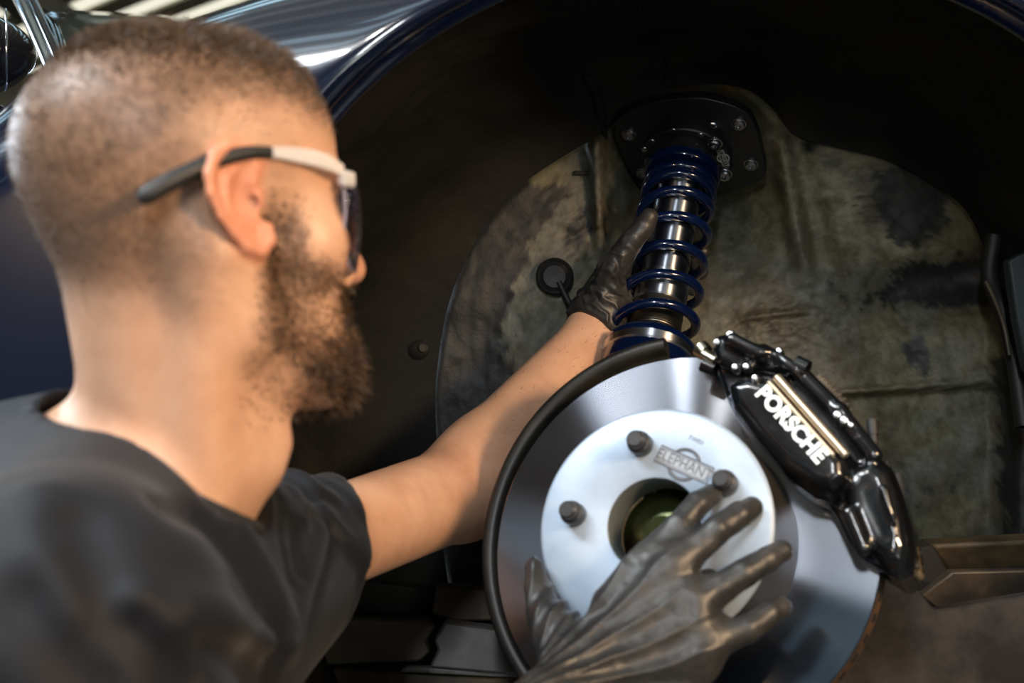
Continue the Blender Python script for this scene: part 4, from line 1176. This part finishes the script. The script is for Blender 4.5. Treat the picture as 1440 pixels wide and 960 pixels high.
lf = {
    'index': [P(858, 385, 1.455), P(876, 352, 1.492), P(925, 330, 1.542), P(968, 336, 1.540), P(988, 354, 1.510)],
    'middle': [P(854, 400, 1.455), P(872, 378, 1.492), P(920, 360, 1.536), P(964, 366, 1.532), P(986, 383, 1.502)],
    'ring': [P(852, 415, 1.452), P(868, 402, 1.485), P(912, 390, 1.525), P(952, 396, 1.522), P(974, 406, 1.492)],
    'little': [P(850, 428, 1.448), P(864, 424, 1.475), P(900, 420, 1.506), P(936, 426, 1.500), P(954, 432, 1.480)],
    'thumb': [P(850, 428, 1.428), P(862, 378, 1.412), P(888, 340, 1.404), P(905, 318, 1.403), P(913, 305, 1.405)],
}
lrad = {'index': [.014, .0112, .0095, .0085, .0076], 'middle': [.014, .0114, .0096, .0086, .0078], 'ring': [.014, .011, .0095, .0085, .0074], 'little': [.013, .010, .0086, .0078, .007], 'thumb': [.018, .0150, .0115, .0105, .0088]}
fax = nrm(LW - LE)
cuff0 = P(838, 465, 1.432)
def f_gl(p):
    d = None
    for k, js in lf.items():
        e = chain(p, js, lrad[k], .002); d = e if d is None else smin(d, e, .006)
    for a, b, ra, rb in ((P(850, 440, 1.438), P(866, 375, 1.445), .024, .016), (P(850, 445, 1.44), P(866, 390, 1.475), .025, .014), (P(852, 448, 1.44), P(862, 420, 1.468), .024, .014)):
        d = smin(d, cap(p, a, b, ra, rb), .012)
    d = smin(d, cap(p, P(846, 440, 1.438), LW - fax * .02, .029, .033), .02)
    w = noise(p, 60, 60, 2); al = (p - cuff0.astype(f32)) @ fax.astype(f32)
    d = d + .0030 * (np.abs(np.sin(al * 260 + 7 * w)) - .5) * sstep(.075, .02, al) + .0018 * (noise(p, 110, 61, 2) - .5)
    d = smax(d, -(al + .006 + .004 * (w - .5)), .002)
    inner_ = cap(p, LW - fax * .1, LW, .030, .0300)
    d = smax(d, -np.maximum(inner_, al - .012), .0015)
    return d
gv, gq = sdf_mesh(f_gl, P(900, 390, 1.46) - np.array([.10, .10, .10]), P(900, 390, 1.46) + np.array([.10, .12, .10]), .0016)
glove_l = mk('glove', gv, gq, m_glove, person)
glove_l['label'] = 'black nitrile glove gripping the spring'

# ---------------------------------------------------------------- safety glasses
glasses = thing('safety_glasses', 'clear safety glasses with dark temple tips on the man', 'glasses', HO)
m_clear = mat('clear_plastic', (.95, .93, .92), .12, trans=.55, ior=1.45)
m_lens = mat('tinted_lens', (.86, .80, .90), .02, trans=1.0, ior=1.3)
m_tip = mat('dark_temple_tip', (.014, .015, .016), .5)
for s in (-1, 1):
    tpts = catmull([H(-.066, .0775 * s, -.006), H(-.048, .0805 * s, .006), H(-.026, .0815 * s, .018), H(-.006, .0800 * s, .025), H(.010, .0775 * s, .0275)], 8)
    MB().tube(tpts, np.interp(np.linspace(0, 1, len(tpts)), [0, .05, .2, 1], [.0028, .0052, .0054, .0034]), 12).build('temple_tip', m_tip, glasses)
    tp = catmull([H(.006, .0785 * s, .0270), H(.028, .0745 * s, .0280), H(.050, .0690 * s, .0270), H(.066, .0620 * s, .0235)], 8)
    hw = MB(); W_ = []
    for i, pnt in enumerate(tp):
        t = i / (len(tp) - 1); hh = .0024 + .0016 * math.sin(t * math.pi) + .0012 * t
        for (a, b) in ((-1, -1), (1, -1), (1, 1), (-1, 1)): W_.append(pnt + hl * a * .0014 + hu * b * hh)
    Fq = []
    for i in range(len(tp) - 1):
        for k in range(4): Fq.append((i * 4 + k, i * 4 + (k + 1) % 4, (i + 1) * 4 + (k + 1) % 4, (i + 1) * 4 + k))
    hw.add(W_, Fq + [(3, 2, 1, 0), tuple(len(W_) - 4 + k for k in range(4))]).build('temple', m_clear, glasses, bevel=.0008)
    hg = MB().box(H(.070, .0590 * s, .0195), (.0065, .0028, .0050), np.array([nrm(hf - hl * .45 * s), nrm(hl + hf * .45 * s), hu])).build('hinge', m_clear, glasses, bevel=.002)
# wraparound lens: two curved panes meeting at the bridge
for s in (-1, 1):
    LVv = []; na, nz_ = 22, 12
    for i in range(na):
        a = math.radians(3 + 57 * i / (na - 1)) * s
        for j in range(nz_):
            t = j / (nz_ - 1); f_ = abs(a) / math.radians(60)
            low = -.034 + .022 * sstep(.35, 0, f_) + .016 * sstep(.75, 1.0, f_); top = .022 - .003 * f_
            zz = low + (top - low) * t
            R_ = .071 + .0025 * math.sin(t * math.pi)
            LVv.append(H(.037 + R_ * math.cos(a) * .88, R_ * math.sin(a) * .93, zz))
    le = mk('lens', LVv, quads_grid(na, nz_), m_lens, glasses)
    sm = le.modifiers.new('thick', 'SOLIDIFY'); sm.thickness = .002
    # rim bead
    bd = [LVv[i * nz_ + nz_ - 1] for i in range(na)] + [LVv[(na - 1) * nz_ + j] for j in range(nz_ - 1, -1, -1)] + [LVv[i * nz_] for i in range(na - 1, -1, -1)]
    MB().tube(bd, .0011, 8, closed=True).build('lens_rim', mat('lens_edge', (.55, .50, .62), .1, trans=.6), le)
